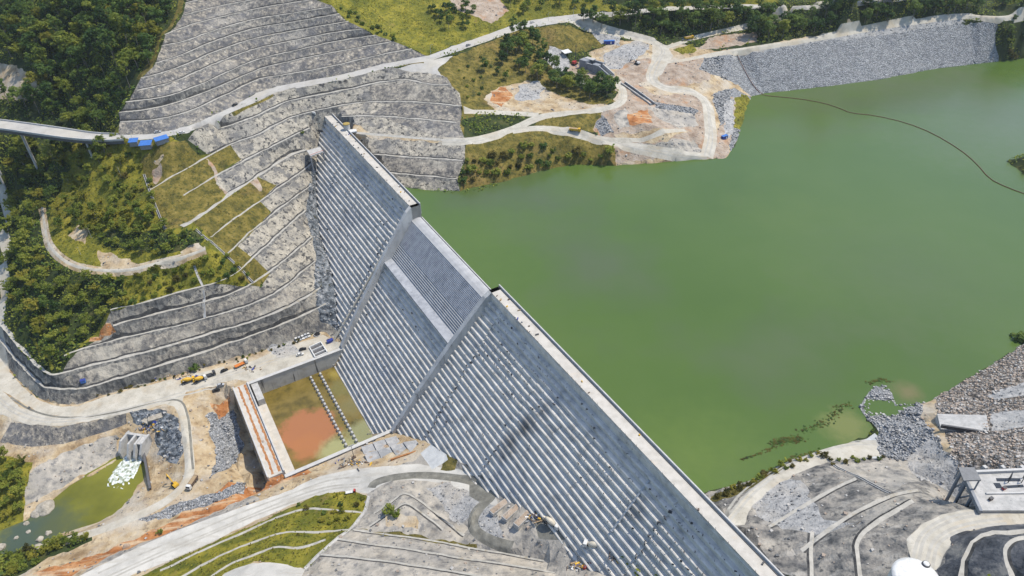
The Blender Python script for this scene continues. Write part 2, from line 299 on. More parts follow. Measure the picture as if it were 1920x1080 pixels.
dots([(1000, 262, -5), (930, 290, -10), (1080, 280, -13), (1140, 285, -13), (1180, 225, -2), (1240, 240, -4), (1240, 272, -13), (1280, 225, -8), (1300, 250, -12), (1290, 200, -6), (1120, 140, 5), (1080, 130, 5.5), (1060, 110, 8), (1100, 100, 8), (1160, 90, 10), (1190, 110, 7), (1180, 130, 3),
      (880, 130, 17), (950, 100, 18), (990, 70, 20), (1060, 65, 20), (900, 160, 10), (960, 150, 9), (1000, 130, 11), (1020, 165, 4), (960, 190, 4), (900, 190, 7), (1100, 180, 2), (1080, 228, -1), (1345, 230, -15), (1365, 210, -17), (1350, 180, -11), (1370, 150, -9), (1390, 120, -4), (1280, 140, 3), (1310, 130, 3), (1310, 95, 7),
      (706, 20, 44), (765, 42, 36), (800, 0, 44), (850, 60, 30), (900, 30, 33), (960, 10, 33), (650, -24, 62), (750, -30, 54), (900, -30, 44), (1050, -20, 40), (1300, -20, 38), (1600, -30, 46),
      (1150, 45, 17), (1250, 50, 13), (1350, 42, 14), (1450, 28, 17), (1350, 80, 9), (1500, 50, 12), (1650, 30, 14), (1700, 16, 17), (1800, 12, 17), (1850, 15, 15), (1920, 0, 24), (1900, 70, -2), (1880, 100, -14), (2000, 60, 0)])
dots([(1925, 330, WATER), (1900, 300, WATER+2), (1960, 290, -12), (2000, 330, -12), (1890, 305, WATER), (2050, 260, -5)])
# reservoir bed
dbrk([(330, -175, -50), (200, -175, -55), (135, -165, -45)]); dbrk([(330, -260, -45), (200, -300, -50)]); dbrk([(280, -360, -45), (220, -420, -45)]); dbrk([(310, -560, -45), (220, -600, -45)]); dbrk([(300, -700, -40), (230, -900, -40)])
# right bank of the reservoir
SH2 = [(1300, 935, WATER), (1325, 921, WATER), (1370, 912, WATER), (1410, 900, WATER), (1440, 880, WATER), (1480, 862, WATER), (1530, 850, WATER), (1580, 835, WATER), (1620, 818, WATER), (1632, 800, WATER), (1612, 765, WATER), (1630, 730, WATER), (1652, 713, WATER), (1672, 735, WATER), (1680, 760, WATER), (1700, 752, WATER), (1725, 757, WATER), (1752, 746, WATER), (1780, 730, WATER), (1830, 700, WATER), (1880, 668, WATER), (1925, 640, WATER), (2000, 600, WATER)]
brk(SH2, False)
RR = [(1350, 990, -9), (1372, 960, -12), (1400, 925, -15), (1440, 895, -17), (1480, 868, -18.5), (1540, 842, -19.5), (1600, 828, -20), (1645, 830, -20)]
brk(RR); brk([(1395, 985, -10), (1410, 950, -13), (1450, 915, -15.5), (1500, 888, -17), (1545, 872, -17.5)])
bench([(1440, 985, -8), (1490, 955, -8), (1535, 927, -7.5), (1602, 895, -7)], 1.5, -1, wob=.25)
bench([(1500, 1030, -1), (1560, 982, 0), (1620, 948, 1), (1665, 927, 1), (1720, 917, 1)], 1.6, -1, wob=.25)
bench([(1619, 1090, 8), (1612, 1050, 7.5), (1609, 1012, 7), (1650, 980, 7), (1715, 942, 7)], 1.6, 1, wob=.25)
bench([(1527, 1090, 1), (1523, 1040, -0.5), (1527, 998, -1.5)], 1.5, 1, wob=.25)
UR1 = [(1700, 1090, 14), (1708, 1045, 14), (1700, 1010, 13.5), (1725, 985, 13), (1765, 965, 13), (1830, 955, 13), (1925, 955, 13)]
UR2 = [(1755, 1090, 14), (1762, 1050, 14), (1785, 1015, 13.5), (1825, 992, 13), (1870, 985, 13), (1925, 981, 13)]
brk(UR1); brk(UR2)
bench([(1800, 1090, 20), (1806, 1045, 20), (1822, 1010, 20), (1850, 997, 20), (1925, 992, 20)], 1.6, -1); bench([(1893, 1090, 28), (1878, 1040, 28), (1890, 1012, 28), (1925, 1004, 28)], 1.6, -1)
dots([(1940, 1080, 34), (1990, 1000, 36)])
dots([(1440, 1050, -4), (1480, 1090, 1), (1460, 1000, -6)])
dots([(1650, 735, -20.8), (1655, 765, -23.4), (1680, 775, -22.9), (1640, 790, -21), (1690, 800, -17), (1740, 860, -12), (1780, 920, -9), (1790, 945, -9), (1700, 880, -13), (1640, 870, -15), (1620, 880, -14), (1760, 830, -9), (1765, 790, -14), (1720, 790, -18), (1730, 900, -6), (1770, 940, -4)])
dots([(1760, 775, -13), (1850, 778, -8), (1855, 808, -5), (1762, 806, -8.5), (1800, 745, -17), (1860, 720, -13), (1920, 680, -13), (1925, 770, -4), (1925, 840, 4), (1860, 850, 1), (1800, 850, -3), (1800, 870, -3), (1900, 868, 5), (2000, 800, 6)])
# the country beyond, out to the horizon
for x, y, z in [(-4000, -4000, 30), (0, -4000, 40), (4000, -4000, 60), (4000, 0, 90), (4000, 4000, 260), (0, 4000, 320), (-4000, 4000, 300), (-4000, 0, 60), (-700, 300, -60), (-900, 700, 120), (-500, 900, 150), (0, 1100, 110), (500, 1100, 90), (900, 1100, 110), (900, 700, 40), (700, 300, 50), (450, 100, 60), (300, 0, 60), (0, 40, -20), (100, 60, 20), (-200, 60, -75), (-400, 100, -92), (-400, 0, -70), (150, -200, 40), (-150, -200, -10), (-600, -100, -60)]: BR.append(np.array([[x, y, z]], float))

# coarse triangulation
vs, es, zs = [], [], []
def cdt(lines3):
    V, E, Z = [], [], []
    for P in lines3:
        b = len(V)
        for p in P: V.append(Vector((p[0], p[1]))); Z.append(p[2])
        E += [(b+i, b+i+1) for i in range(len(P)-1)]
    r = delaunay_2d_cdt(V, E, [], 0, 1e-3, True)
    return r, Z, E, V
r, Z, E, V = cdt(BR)
cz = []
for v, ids in zip(r[0], r[3]):
    if ids: cz.append(sum(Z[i] for i in ids)/len(ids))
    else: cz.append(None)
known = [i for i, z in enumerate(cz) if z is not None]
orig = r[4]
acc = {}
for e, ids in zip(r[1], r[4]):
    for i in e:
        if cz[i] is None:
            for k in ids:
                a, b = E[k]; d = V[b]-V[a]; t = (r[0][i]-V[a]).dot(d)/max(d.length_squared, 1e-9)
                acc.setdefault(i, []).append(Z[a]+(Z[b]-Z[a])*t)
for i in range(len(cz)):
    if cz[i] is None: cz[i] = sum(acc[i])/len(acc[i]) if i in acc else 0
CV = [Vector((v.x, v.y, z)) for v, z in zip(r[0], cz)]
COARSE = BVHTree.FromPolygons(CV, r[2], all_triangles=False)
DOWN = Vector((0, 0, -1))
def ground(x, y):
    h = COARSE.ray_cast(Vector((x, y, 2000)), DOWN)
    return h[0].z if h[0] is not None else 0.0
def hit(px, py):
    d = rays([(px, py)])[0]; h = COARSE.ray_cast(Vector((0, 0, CAMH)), Vector(d).normalized())
    return np.array(h[0]) if h[0] is not None else U([(px, py)], 0)[0]
# ------------------------------------------------------------------ ground materials
K = lambda *c: tuple(c)
mat('floor_forest', [(0.3, (.012, .020, .007)), (0.55, (.035, .05, .014)), (0.75, (.09, .085, .03))], 0.10, bump=0.5, bscale=0.8)
mat('grass_olive', [(0.32, (.05, .05, .014)), (0.5, (.135, .112, .024)), (0.68, (.22, .17, .045))], 0.16, bump=0.6, bscale=0.9, mottled=[(0.03, (.20, .13, .055), .56, .72, .7), (0.45, (.035, .046, .010), .50, .66, .8), ((.5, .5, .1), (.28, .22, .06), .60, .72, .5)])
mat('grass_bright', [(0.3, (.055, .07, .011)), (0.5, (.165, .155, .018)), (0.7, (.27, .23, .032))], 0.09, bump=0.6, bscale=0.7, mottled=[(0.35, (.045, .062, .010), .50, .66, .8), (.025, (.085, .10, .014), .52, .66, .6), (.05, (.25, .17, .07), .64, .72, .6)])
SM = [(.028, (.385, .365, .325), .50, .66, .4), ((.9, .9, .12), (.045, .047, .054), .55, .65, .9), ((.13, .13, .22), (.07, .072, .08), .52, .60, .7), (.09, (.12, .122, .13), .52, .62, .6), ((.5, .5, .05), (.52, .49, .43), .60, .70, .6)]
mat('shotcrete', [(0.34, (0.057, 0.056, 0.059)), (0.45, (0.144, 0.138, 0.129)), (0.55, (0.269, 0.244, 0.202)), (0.67, (0.463, 0.414, 0.335))], 0.20, detail=10, streak=(0.45, 0.10, 0.58), bump=0.6, bscale=1.2, mottled=SM)
mat('shotcrete_dark', [(0.34, (0.061, 0.060, 0.060)), (0.46, (0.170, 0.160, 0.144)), (0.58, (0.308, 0.281, 0.232)), (0.70, (0.472, 0.424, 0.349))], 0.22, detail=10, streak=(0.55, 0.09, 0.45), bump=0.6, bscale=1.2,
    mottled=[((.8, .8, .09), (.035, .037, .042), .55, .66, .85), (.05, (.40, .37, .31), .50, .62, .75), (.13, (.07, .072, .078), .56, .64, .6)])
mat('shotcrete_pale', [(0.33, (0.103, 0.099, 0.093)), (0.43, (0.288, 0.266, 0.222)), (0.58, (0.431, 0.394, 0.321)), (0.75, (0.534, 0.483, 0.400))], 0.22, detail=10, streak=(0.4, 0.25, 0.3), bump=0.7, bscale=1.4,
    mottled=[(.035, (.225, .22, .205), .48, .62, .55), (0.36, (.035, .037, .041), .55, .61, .9), (0.12, (.13, .13, .13), .52, .60, .75), (0.8, (.05, .05, .052), .58, .66, .7), ((.9, .9, .2), (.055, .055, .06), .60, .67, .7)])
mat('tread', [(0.3, (.28, .27, .24)), (0.6, (.41, .395, .355)), (0.8, (.49, .47, .425))], 0.4, bump=0.15, mottled=[(0.2, (.20, .16, .09), .57, .68, .6), (.8, (.18, .18, .17), .6, .7, .5)])
mat('rock_face', [(0.32, (.02, .024, .03)), (0.46, (.09, .105, .12)), (0.58, (.22, .24, .26)), (0.72, (.40, .40, .40))], 0.3, detail=10, bump=0.9, bscale=0.9, mottled=[(0.4, (.025, .028, .033), .56, .64, .8), (0.2, (.08, .075, .035), .62, .70, .6)])
mat('riprap', [(0.3, (.25, .26, .27)), (0.55, (.35, .36, .368)), (0.75, (.45, .45, .445))], 0.35, detail=9, bump=0.9, vor=(1.15, (.10, .108, .118), .6), mottled=[(.03, (.24, .25, .27), .5, .65, .5), ((.02, .09, .3), (.34, .345, .345), .55, .66, .5), (.7, (.08, .085, .09), .62, .70, .7)])
mat('riprap_brown', [(0.3, (.17, .15, .13)), (0.55, (.32, .285, .25)), (0.75, (.46, .42, .36))], 0.2, detail=8, bump=0.9, vor=(0.55, (.04, .036, .03), .9), mottled=[(0.05, (.24, .15, .09), .58, .7, .5), (.03, (.27, .26, .25), .5, .62, .5)])
mat('gravel_grey', [(0.3, (.19, .195, .20)), (0.5, (.32, .32, .315)), (0.72, (.45, .44, .42))], 0.3, detail=10, bump=0.6, bscale=1.5, mottled=[(0.05, (.38, .345, .29), .5, .66, .6), (.7, (.10, .10, .105), .56, .66, .75)])
mat('dirt_tan', [(0.3, (.20, .135, .072)), (0.5, (.385, .295, .18)), (0.7, (.50, .425, .30))], 0.13, detail=10, bump=0.6, bscale=0.8, mottled=[(0.25, (.13, .095, .06), .57, .67, .7), (0.04, (.43, .40, .345), .48, .64, .75), ((.05, .5, .3), (.20, .16, .11), .60, .70, .5)])
mat('dirt_orange', [(0.3, (.17, .065, .022)), (0.5, (.35, .15, .055)), (0.7, (.46, .27, .13))], 0.13, detail=10, bump=0.6, bscale=0.8, mottled=[((.03, .3, .2), (.49, .38, .25), .52, .64, .8), (0.4, (.11, .05, .025), .58, .68, .6)])
mat('dirt_pink', [(0.3, (.21, .155, .115)), (0.5, (.33, .265, .205)), (0.7, (.43, .37, .31))], 0.2, detail=10, bump=0.6, bscale=0.8, mottled=[(0.06, (.36, .19, .09), .55, .66, .65), (0.4, (.11, .105, .10), .57, .68, .7)])
mat('road_paved', [(0.3, (.31, .30, .28)), (0.55, (.40, .39, .365)), (0.75, (.46, .45, .42))], 0.12, detail=8, bump=0.1, mottled=[(0.25, (.28, .275, .255), .56, .68, .5), ((.02, .02, .02), (.43, .40, .33), .5, .6, .5)])
mat('road_dirt', [(0.3, (.32, .298, .25)), (0.5, (.425, .40, .34)), (0.72, (.50, .475, .415))], 0.15, detail=9, bump=0.3, bscale=0.8, mottled=[(0.06, (.38, .32, .23), .5, .64, .6), (0.5, (.26, .24, .19), .58, .68, .5)])
mat('road_grey', [(0.3, (.37, .36, .33)), (0.55, (.49, .475, .435)), (0.75, (.56, .545, .50))], 0.12, detail=9, bump=0.3, bscale=0.8, mottled=[((.04, .3, .2), (.35, .325, .275), .54, .66, .6), (.5, (.33, .32, .29), .6, .7, .5)])
mat('mud_wet', [(0.3, (.10, .098, .085)), (0.55, (.18, .175, .15)), (0.75, (.27, .26, .225))], 0.25, detail=8, bump=0.3, bscale=1.0, rough=0.6)
mat('grey_slope', [(0.32, (0.133, 0.130, 0.125)), (0.45, (0.277, 0.261, 0.232)), (0.58, (0.396, 0.364, 0.311)), (0.75, (0.483, 0.443, 0.381))], 0.16, detail=10, bump=0.5, bscale=1.0, mottled=[(0.3, (.12, .123, .13), .55, .65, .7), (0.05, (.35, .31, .245), .54, .66, .5), (.04, (.20, .20, .20), .54, .64, .5)])
mat('dark_slope', [(0.32, (0.057, 0.059, 0.062)), (0.45, (0.164, 0.158, 0.147)), (0.58, (0.288, 0.266, 0.232)), (0.75, (0.411, 0.379, 0.321))], 0.16, detail=10, bump=0.6, bscale=0.9, mottled=[((.10, .3, .1), (.34, .325, .295), .53, .64, .65), (0.4, (.045, .05, .055), .56, .66, .75)])
mat('cut_black', [(0.3, (.03, .034, .04)), (0.5, (.08, .085, .095)), (0.72, (.18, .18, .18))], 0.16, detail=10, bump=0.6, bscale=0.9, mottled=[(0.08, (.27, .257, .225), .56, .66, .6)])
mat('slab_grey', [(0.3, (.34, .355, .365)), (0.55, (.44, .455, .46)), (0.8, (.52, .52, .51))], 0.25, detail=6, bump=0.1)
mat('shore_scrub', [(0.3, (.04, .042, .012)), (0.55, (.13, .11, .03)), (0.75, (.23, .18, .06))], 0.3, bump=0.6, bscale=1.2)
ZOBJ = {'floor_forest': 'hillside', 'grass_olive': 'grass_slope', 'grass_bright': 'grass_slope', 'shotcrete': 'rock_slope', 'shotcrete_dark': 'rock_slope', 'shotcrete_pale': 'rock_slope', 'tread': 'slope_path',
        'rock_face': 'cliff', 'riprap': 'stone_bank', 'riprap_brown': 'stone_bank', 'gravel_grey': 'gravel_ground', 'dirt_tan': 'earth_ground', 'dirt_orange': 'earth_ground', 'dirt_pink': 'earth_ground', 'road_paved': 'paved_road',
        'road_dirt': 'dirt_road', 'road_grey': 'haul_road', 'mud_wet': 'haul_road', 'grey_slope': 'rock_slope', 'dark_slope': 'rock_slope', 'cut_black': 'rock_slope', 'slab_grey': 'gravel_ground', 'shore_scrub': 'grass_slope'}
ROUGHN = {'floor_forest': .8, 'grass_olive': .35, 'grass_bright': .35, 'shotcrete': .85, 'shotcrete_dark': .75, 'shotcrete_pale': .9, 'tread': .05, 'rock_face': 1.6, 'riprap': .5, 'riprap_brown': .55, 'gravel_grey': .3, 'dirt_tan': .35, 'dirt_orange': .4, 'dirt_pink': .45,
          'road_paved': 0, 'road_dirt': .08, 'road_grey': .06, 'mud_wet': .08, 'grey_slope': .5, 'dark_slope': .8, 'cut_black': .7, 'slab_grey': .05, 'shore_scrub': .5}

# ------------------------------------------------------------------ ground zones
EVEN = {'road_paved', 'road_dirt', 'road_grey', 'shotcrete', 'shotcrete_pale', 'shotcrete_dark', 'slab_grey', 'tread', 'mud_wet'}
ZN = []   # (material, plan polygon)
def zone(m, pts): 
    P = np.array([hit(x, y) for x, y in pts])
    a_ = .4 if m.startswith('road') else 0 if m in EVEN else 1.0
    q = resample(np.vstack([P, P[:1]]), 2.5 if a_ else 5)[:-1, :2]
    if a_: q = q+a_*np.array([(noise.noise((x*.16, y*.16, 3))*2.0+noise.noise((x*.5, y*.5, 5))*1.1, noise.noise((x*.16, y*.16, 8))*2.0+noise.noise((x*.5, y*.5, 11))*1.1) for x, y in q])
    ZN.append((m, q))
def zline(m, L, wl, wr=None, step=4):
    P = smooth_line(U3(L) if len(L[0]) == 3 else np.array([hit(*q) for q in L]), step, 2); wr = wl if wr is None else wr
    ZN.append((m, np.concatenate([offset_line(P, wl), offset_line(P, -wr)[::-1]])[:, :2]))
def zpts(m, P): ZN.append((m, np.asarray(P)[:, :2]))

RU, RDN = [(x, y) for x, y in ROAD_UP if x > 200], [(x, y) for x, y in ROAD_DN if x > 200]
# left valley and knob
zone('dirt_tan', [(-60, 600), (0, 670), (60, 745), (145, 755), (340, 700), (480, 660), (600, 620), (660, 640), (700, 740), (780, 800), (960, 900), (1020, 960), (900, 1100), (-60, 1100)])
zpts('dirt_tan', resample(np.array([W(s, o, 0) for s, o in ((372, -75), (372, 12), (268, 12), (225, -40), (225, -90), (262, -75))]), 4))
zone('grey_slope', [(690, 905), (780, 860), (830, 840), (900, 880), (960, 900), (1020, 960), (1100, 1020), (1200, 1100), (560, 1100), (600, 1040), (690, 930)])
zone('dark_slope', [(1290, 935), (1325, 921), (1410, 900), (1480, 862), (1650, 815), (1660, 720), (1760, 745), (1925, 640), (2100, 600), (2100, 1100), (1440, 1100)])
zone('dirt_tan', [(1155, 311), (1150, 190), (1180, 140), (1260, 80), (1340, 95), (1440, 90), (1420, 180), (1390, 250), (1360, 300)])
zone('grass_bright', [(200, 262), (330, 262), (372, 290), (440, 270), (520, 345), (510, 400), (505, 520), (440, 540), (207, 590), (190, 625), (100, 690), (60, 640), (30, 560), (30, 400), (60, 330), (120, 290)])
zone('grass_olive', [(270, 327), (262, 300), (300, 275), (345, 262), (372, 287), (385, 296), (430, 270), (452, 300), (408, 328), (405, 345), (430, 362), (365, 415), (330, 430), (310, 430)])
zone('floor_forest', [(210, 430), (320, 440), (380, 430), (380, 460), (300, 480), (250, 470), (200, 462), (180, 440)])
zone('floor_forest', [(20, 300), (90, 290), (130, 310), (100, 380), (80, 460), (140, 510), (230, 525), (230, 580), (180, 620), (110, 690), (50, 620), (20, 520), (30, 400)])
zone('dirt_tan', [(128, 440), (150, 420), (168, 432), (160, 458), (140, 450)])
zone('dirt_tan', [(185, 470), (225, 480), (275, 500), (255, 512), (190, 502)])
zone('grass_olive', [(365, 415), (480, 332), (518, 348), (487, 378), (508, 398), (445, 461), (478, 485), (507, 512), (488, 541), (462, 530), (425, 480), (395, 447)])
zone('dirt_pink', [(386, 297), (398, 305), (410, 327), (406, 344), (398, 322)]); zone('dirt_pink', [(408, 328), (432, 361), (424, 366), (406, 345)]); zone('dirt_pink', [(285, 318), (300, 308), (304, 330), (292, 345), (284, 338)]); zone('dirt_tan', [(288, 300), (308, 290), (304, 300), (292, 306)]); zone('dirt_pink', [(470, 342), (482, 334), (492, 352), (484, 358)])
zone('dirt_tan', [(0, 118), (30, 124), (60, 145), (78, 168), (50, 188), (20, 186), (-20, 192), (-40, 140)])
zone('dirt_tan', [(340, 470), (375, 455), (378, 468), (345, 482)])
zone('grass_bright', [(620, -60), (595, 0), (625, 13), (650, 40), (690, 60), (740, 78), (772, 92), (805, 104), (900, 69), (980, 40), (1130, 20), (1130, -60)])
zone('dirt_pink', [(845, 0), (935, -2), (955, 20), (920, 45), (890, 30), (850, 18)])
zone('grass_bright', [(960, 30), (1100, 8), (1260, 5), (1460, 0), (1460, 8), (1240, 14), (1100, 22), (980, 44)])
zone('shore_scrub', [(345, -20), (340, 20), (300, 84), (284, 128), (262, 150), (256, 150), (276, 122), (296, 76), (330, 24), (338, -20)])
# peninsula
zone('grass_olive', [(800, 118), (845, 107), (980, 54), (1045, 46), (1110, 62), (1150, 78), (1120, 90), (1060, 100), (1050, 150), (1155, 190), (1100, 205), (930, 208), (865, 225), (872, 262), (820, 160)])
zone('grass_olive', [(862, 359), (872, 300), (872, 266), (960, 248), (1050, 243), (1150, 270), (1155, 311), (1070, 311), (940, 343)])
zone('grass_olive', [(1000, 240), (1010, 222), (1110, 210), (1150, 205), (1130, 250), (1060, 244)])
zone('dirt_tan', [(905, 185), (930, 165), (990, 150), (1050, 178), (1100, 195), (1150, 195), (1110, 208), (1000, 212), (930, 208)])
zone('dirt_orange', [(922, 170), (948, 162), (962, 180), (940, 200), (922, 190)])
zone('gravel_grey', [(975, 160), (1010, 150), (1022, 165), (1010, 185), (980, 190), (965, 185)])
zone('gravel_grey', [(1030, 85), (1060, 95), (1075, 130), (1050, 145), (1020, 110)])
zone('dirt_pink', [(1060, 145), (1070, 120), (1110, 108), (1160, 125), (1200, 160), (1230, 180), (1310, 176), (1330, 190), (1326, 294), (1260, 291), (1155, 305), (1150, 270), (1110, 245), (1130, 210), (1165, 195), (1150, 150)])
zone('dirt_tan', [(1100, 100), (1165, 75), (1240, 80), (1220, 150), (1180, 160), (1140, 130)])
zone('gravel_grey', [(1130, 105), (1195, 75), (1220, 85), (1210, 100), (1165, 130), (1140, 130)])
zone('gravel_grey', [(1110, 60), (1165, 70), (1160, 85), (1125, 82)])
zone('dirt_pink', [(1180, 115), (1222, 110), (1215, 150), (1185, 160), (1150, 135)])
zone('dirt_pink', [(1245, 120), (1300, 112), (1350, 110), (1330, 150), (1290, 160), (1240, 165), (1235, 140)])
zone('dirt_orange', [(1175, 215), (1215, 205), (1225, 230), (1200, 235), (1178, 232)])
zone('dirt_tan', [(1150, 250), (1240, 240), (1290, 245), (1250, 268), (1160, 262)])
zone('grey_slope', [(1215, 200), (1300, 212), (1310, 235), (1270, 240), (1235, 222)]); zone('grey_slope', [(1150, 262), (1240, 270), (1300, 262), (1318, 285), (1260, 290), (1180, 275)]); zone('grey_slope', [(1150, 215), (1175, 200), (1180, 235), (1160, 245)])
zone('riprap', [(1222, 190), (1310, 206), (1305, 215), (1230, 203)])
zone('riprap', [(1130, 215), (1150, 245), (1130, 255), (1115, 240)])
zone('riprap', [(1335, 175), (1375, 165), (1400, 178), (1410, 182), (1390, 240), (1372, 285), (1352, 240)])
zone('dirt_pink', [(1345, 250), (1360, 220), (1372, 180), (1385, 185), (1376, 240), (1360, 298), (1330, 298)])
zone('gravel_grey', [(1358, 195), (1376, 182), (1376, 250), (1358, 262)])
zone('grass_bright', [(1378, 182), (1400, 178), (1410, 190), (1404, 205), (1390, 242), (1376, 240)])
zone('riprap', [(1322, 108), (1340, 100), (1450, 84), (1560, 66), (1650, 49), (1760, 33), (1870, 34), (1868, 75), (1880, 112), (1760, 129), (1650, 151), (1560, 163), (1450, 175), (1410, 182), (1385, 160), (1310, 130)])
zone('gravel_grey', [(1355, 98), (1450, 84), (1560, 66), (1650, 49), (1760, 33), (1800, 30), (1810, 40), (1740, 52), (1600, 72), (1450, 92), (1360, 106)])
zone('dirt_tan', [(1450, 79), (1560, 61), (1650, 44), (1760, 29), (1800, 27), (1800, 32), (1650, 51), (1450, 87)])
zone('dirt_pink', [(1330, 70), (1420, 60), (1420, 78), (1345, 92), (1310, 92)])
zone('grass_bright', [(1262, 92), (1300, 82), (1308, 95), (1280, 102)])
# slopes
zone('shotcrete', [(222, 252), (222, 211), (238, 192), (265, 146), (292, 119), (303, 86), (342, 29), (350, 0), (350, -50), (620, -60), (587, -2), (600, 3), (625, 13), (650, 40), (690, 60), (740, 78), (772, 92), (805, 104)]+RU[::-1][8:])
zone('shotcrete_pale', [(352, 262), (370, 241), (425, 215), (480, 190), (520, 172), (640, 151), (720, 129), (748, 128), (800, 136), (833, 142), (836, 156), (816, 161), (845, 160), (862, 175), (866, 199), (860, 230), (872, 262), (872, 300), (858, 334), (862, 359), (800, 357), (740, 352), (700, 330), (650, 290), (600, 300), (597, 360), (605, 500), (632, 600), (640, 640), (600, 622), (520, 600), (488, 541), (507, 512), (478, 485), (445, 461), (508, 398), (487, 378), (518, 348), (480, 332), (430, 362), (405, 345), (408, 328), (452, 300), (430, 270), (390, 290)])
zone('shotcrete_dark', [(690, 160), (838, 145), (866, 199), (860, 215), (700, 192)])
zone('shotcrete', [(685, 217), (740, 196), (866, 199), (860, 262), (690, 252)])
zone('shotcrete_pale', [(685, 217), (720, 222), (800, 250), (840, 262), (690, 250)])
zone('shotcrete_dark', [(690, 290), (868, 301), (856, 335), (724, 324)])
zone('shotcrete_dark', [(-60, 540), (0, 610), (40, 660), (84, 703), (110, 703), (148, 657), (207, 640), (212, 610), (207, 582), (275, 567), (350, 545), (400, 533), (470, 535), (520, 545), (592, 545), (620, 600), (635, 620), (587, 624), (550, 640), (510, 650), (480, 662), (420, 680), (340, 701), (260, 721), (200, 738), (145, 759), (100, 757), (75, 748), (40, 720), (0, 670), (-60, 600)])
zone('shotcrete_dark', [(152, 655), (205, 588), (345, 549), (360, 690), (150, 757)]); zone('dirt_orange', [(170, 632), (205, 600), (212, 612), (205, 630), (170, 642)])
zone('rock_face', [(585, 318), (602, 300), (640, 420), (640, 560), (640, 640), (630, 615), (598, 600), (590, 520), (592, 470), (580, 430), (572, 400)])
zone('shotcrete_pale', [(330, 548), (440, 537), (488, 541), (450, 560), (375, 575), (300, 590)])
# valley floor
zone('dirt_tan', [(-60, 600), (0, 670), (40, 720), (75, 748), (100, 757), (145, 759), (200, 738), (340, 701), (480, 662), (550, 640), (600, 622), (640, 640), (645, 665), (600, 670), (480, 715), (440, 725), (500, 895), (520, 905), (300, 1005), (60, 1070), (-60, 1090), (-60, 900)])
zone('road_dirt', [(440, 690), (550, 645), (605, 628), (640, 645), (640, 662), (560, 685), (470, 716), (440, 712), (400, 725), (395, 705)])
zone('road_dirt', [(0, 675), (40, 724), (75, 752), (100, 761), (145, 762), (205, 741), (345, 705), (420, 688), (430, 712), (350, 735), (250, 762), (150, 778), (80, 778), (0, 730), (-40, 690)])
zone('gravel_grey', [(500, 655), (545, 640), (565, 660), (520, 672)])
zone('shotcrete', [(20, 792), (110, 802), (180, 790), (238, 768), (238, 795), (180, 815), (120, 832), (60, 838), (0, 830)])
zone('dirt_tan', [(0, 832), (60, 840), (120, 834), (180, 817), (230, 800), (215, 812), (150, 836), (90, 856), (60, 870), (0, 850)])
zone('grey_slope', [(40, 905), (90, 862), (150, 838), (215, 812), (222, 855), (160, 890), (100, 922), (45, 950)])
zone('dirt_tan', [(45, 950), (100, 922), (160, 890), (222, 857), (235, 862), (190, 885), (100, 940), (95, 960), (40, 985)])
zone('grass_bright', [(-60, 840), (0, 850), (60, 870), (45, 950), (40, 990), (-60, 1010)])
zone('rock_face', [(240, 765), (300, 765), (335, 785), (345, 850), (330, 870), (295, 850), (290, 800), (250, 795)])
zone('riprap', [(385, 780), (440, 770), (455, 840), (430, 880), (395, 895), (405, 850), (395, 820)])
zone('dirt_orange', [(395, 755), (430, 745), (430, 770), (410, 785)])
zone('dirt_orange', [(60, 1075), (180, 1040), (300, 990), (380, 940), (440, 905), (500, 895), (545, 880), (590, 885), (520, 910), (440, 945), (300, 1010), (150, 1070), (120, 1090)])
zone('riprap', [(255, 975), (340, 940), (430, 915), (460, 905), (460, 925), (400, 945), (300, 975)])
zone('floor_forest', [(-40, 1040), (60, 1030), (130, 1005), (170, 1000), (170, 1015), (90, 1045), (50, 1075), (-40, 1095)])
zone('grey_slope', [(200, 1045), (300, 1005), (400, 962), (470, 930), (490, 935), (400, 970), (250, 1030), (140, 1085)])
zone('road_grey', GR_UP_2D := [(x, y) for x, y, z in GR_UP]+[(x, y) for x, y, z in GR_DN[::-1]])
zone('dirt_tan', [(560, 885), (640, 860), (700, 845), (690, 876), (660, 880), (600, 893)])
zone('road_grey', [(660, 880), (700, 876), (780, 870), (860, 880), (910, 893), (935, 905), (965, 950), (955, 990), (900, 985), (880, 930), (840, 905), (740, 900), (690, 925)])
zone('grass_bright', [(300, 1062), (390, 1020), (480, 983), (560, 945), (590, 930), (640, 920), (688, 928), (685, 955), (660, 992), (635, 1007), (602, 1038), (572, 1067), (480, 1050), (400, 1090), (250, 1090)])
zone('road_grey', [(400, 1100), (420, 1075), (470, 1056), (520, 1055), (572, 1067), (560, 1095)])
zone('grey_slope', [(572, 1067), (602, 1038), (635, 1007), (664, 992), (690, 955), (700, 930), (745, 905), (840, 905), (890, 960), (910, 1015), (960, 1030), (1060, 1060), (1120, 1100), (560, 1100)])
zone('gravel_grey', [(835, 905), (890, 925), (895, 960), (860, 985), (830, 945), (800, 915)])
zone('gravel_grey', [(880, 930), (960, 960), (1000, 980), (940, 1025), (890, 1000)])
zone('dirt_tan', [(725, 965), (780, 968), (785, 990), (720, 985)])
zone('shore_scrub', [(670, 992), (720, 998), (800, 1006), (890, 1024), (890, 1029), (800, 1013), (720, 1004)])
zone('grey_slope', [(930, 905), (965, 950), (1010, 958), (1060, 1000), (1110, 1020), (1200, 1090), (1000, 1090), (940, 1030)])
zone('mud_wet', [(1000, 970), (1060, 985), (1060, 1012), (1010, 1010)]); zone('mud_wet', [(1090, 1010), (1180, 1010), (1200, 1060), (1100, 1070)])
zone('shore_scrub', [(830, 870), (850, 850), (870, 865), (850, 882), (825, 882)])
zone('slab_grey', [(788, 850), (828, 836), (840, 862), (810, 880)])
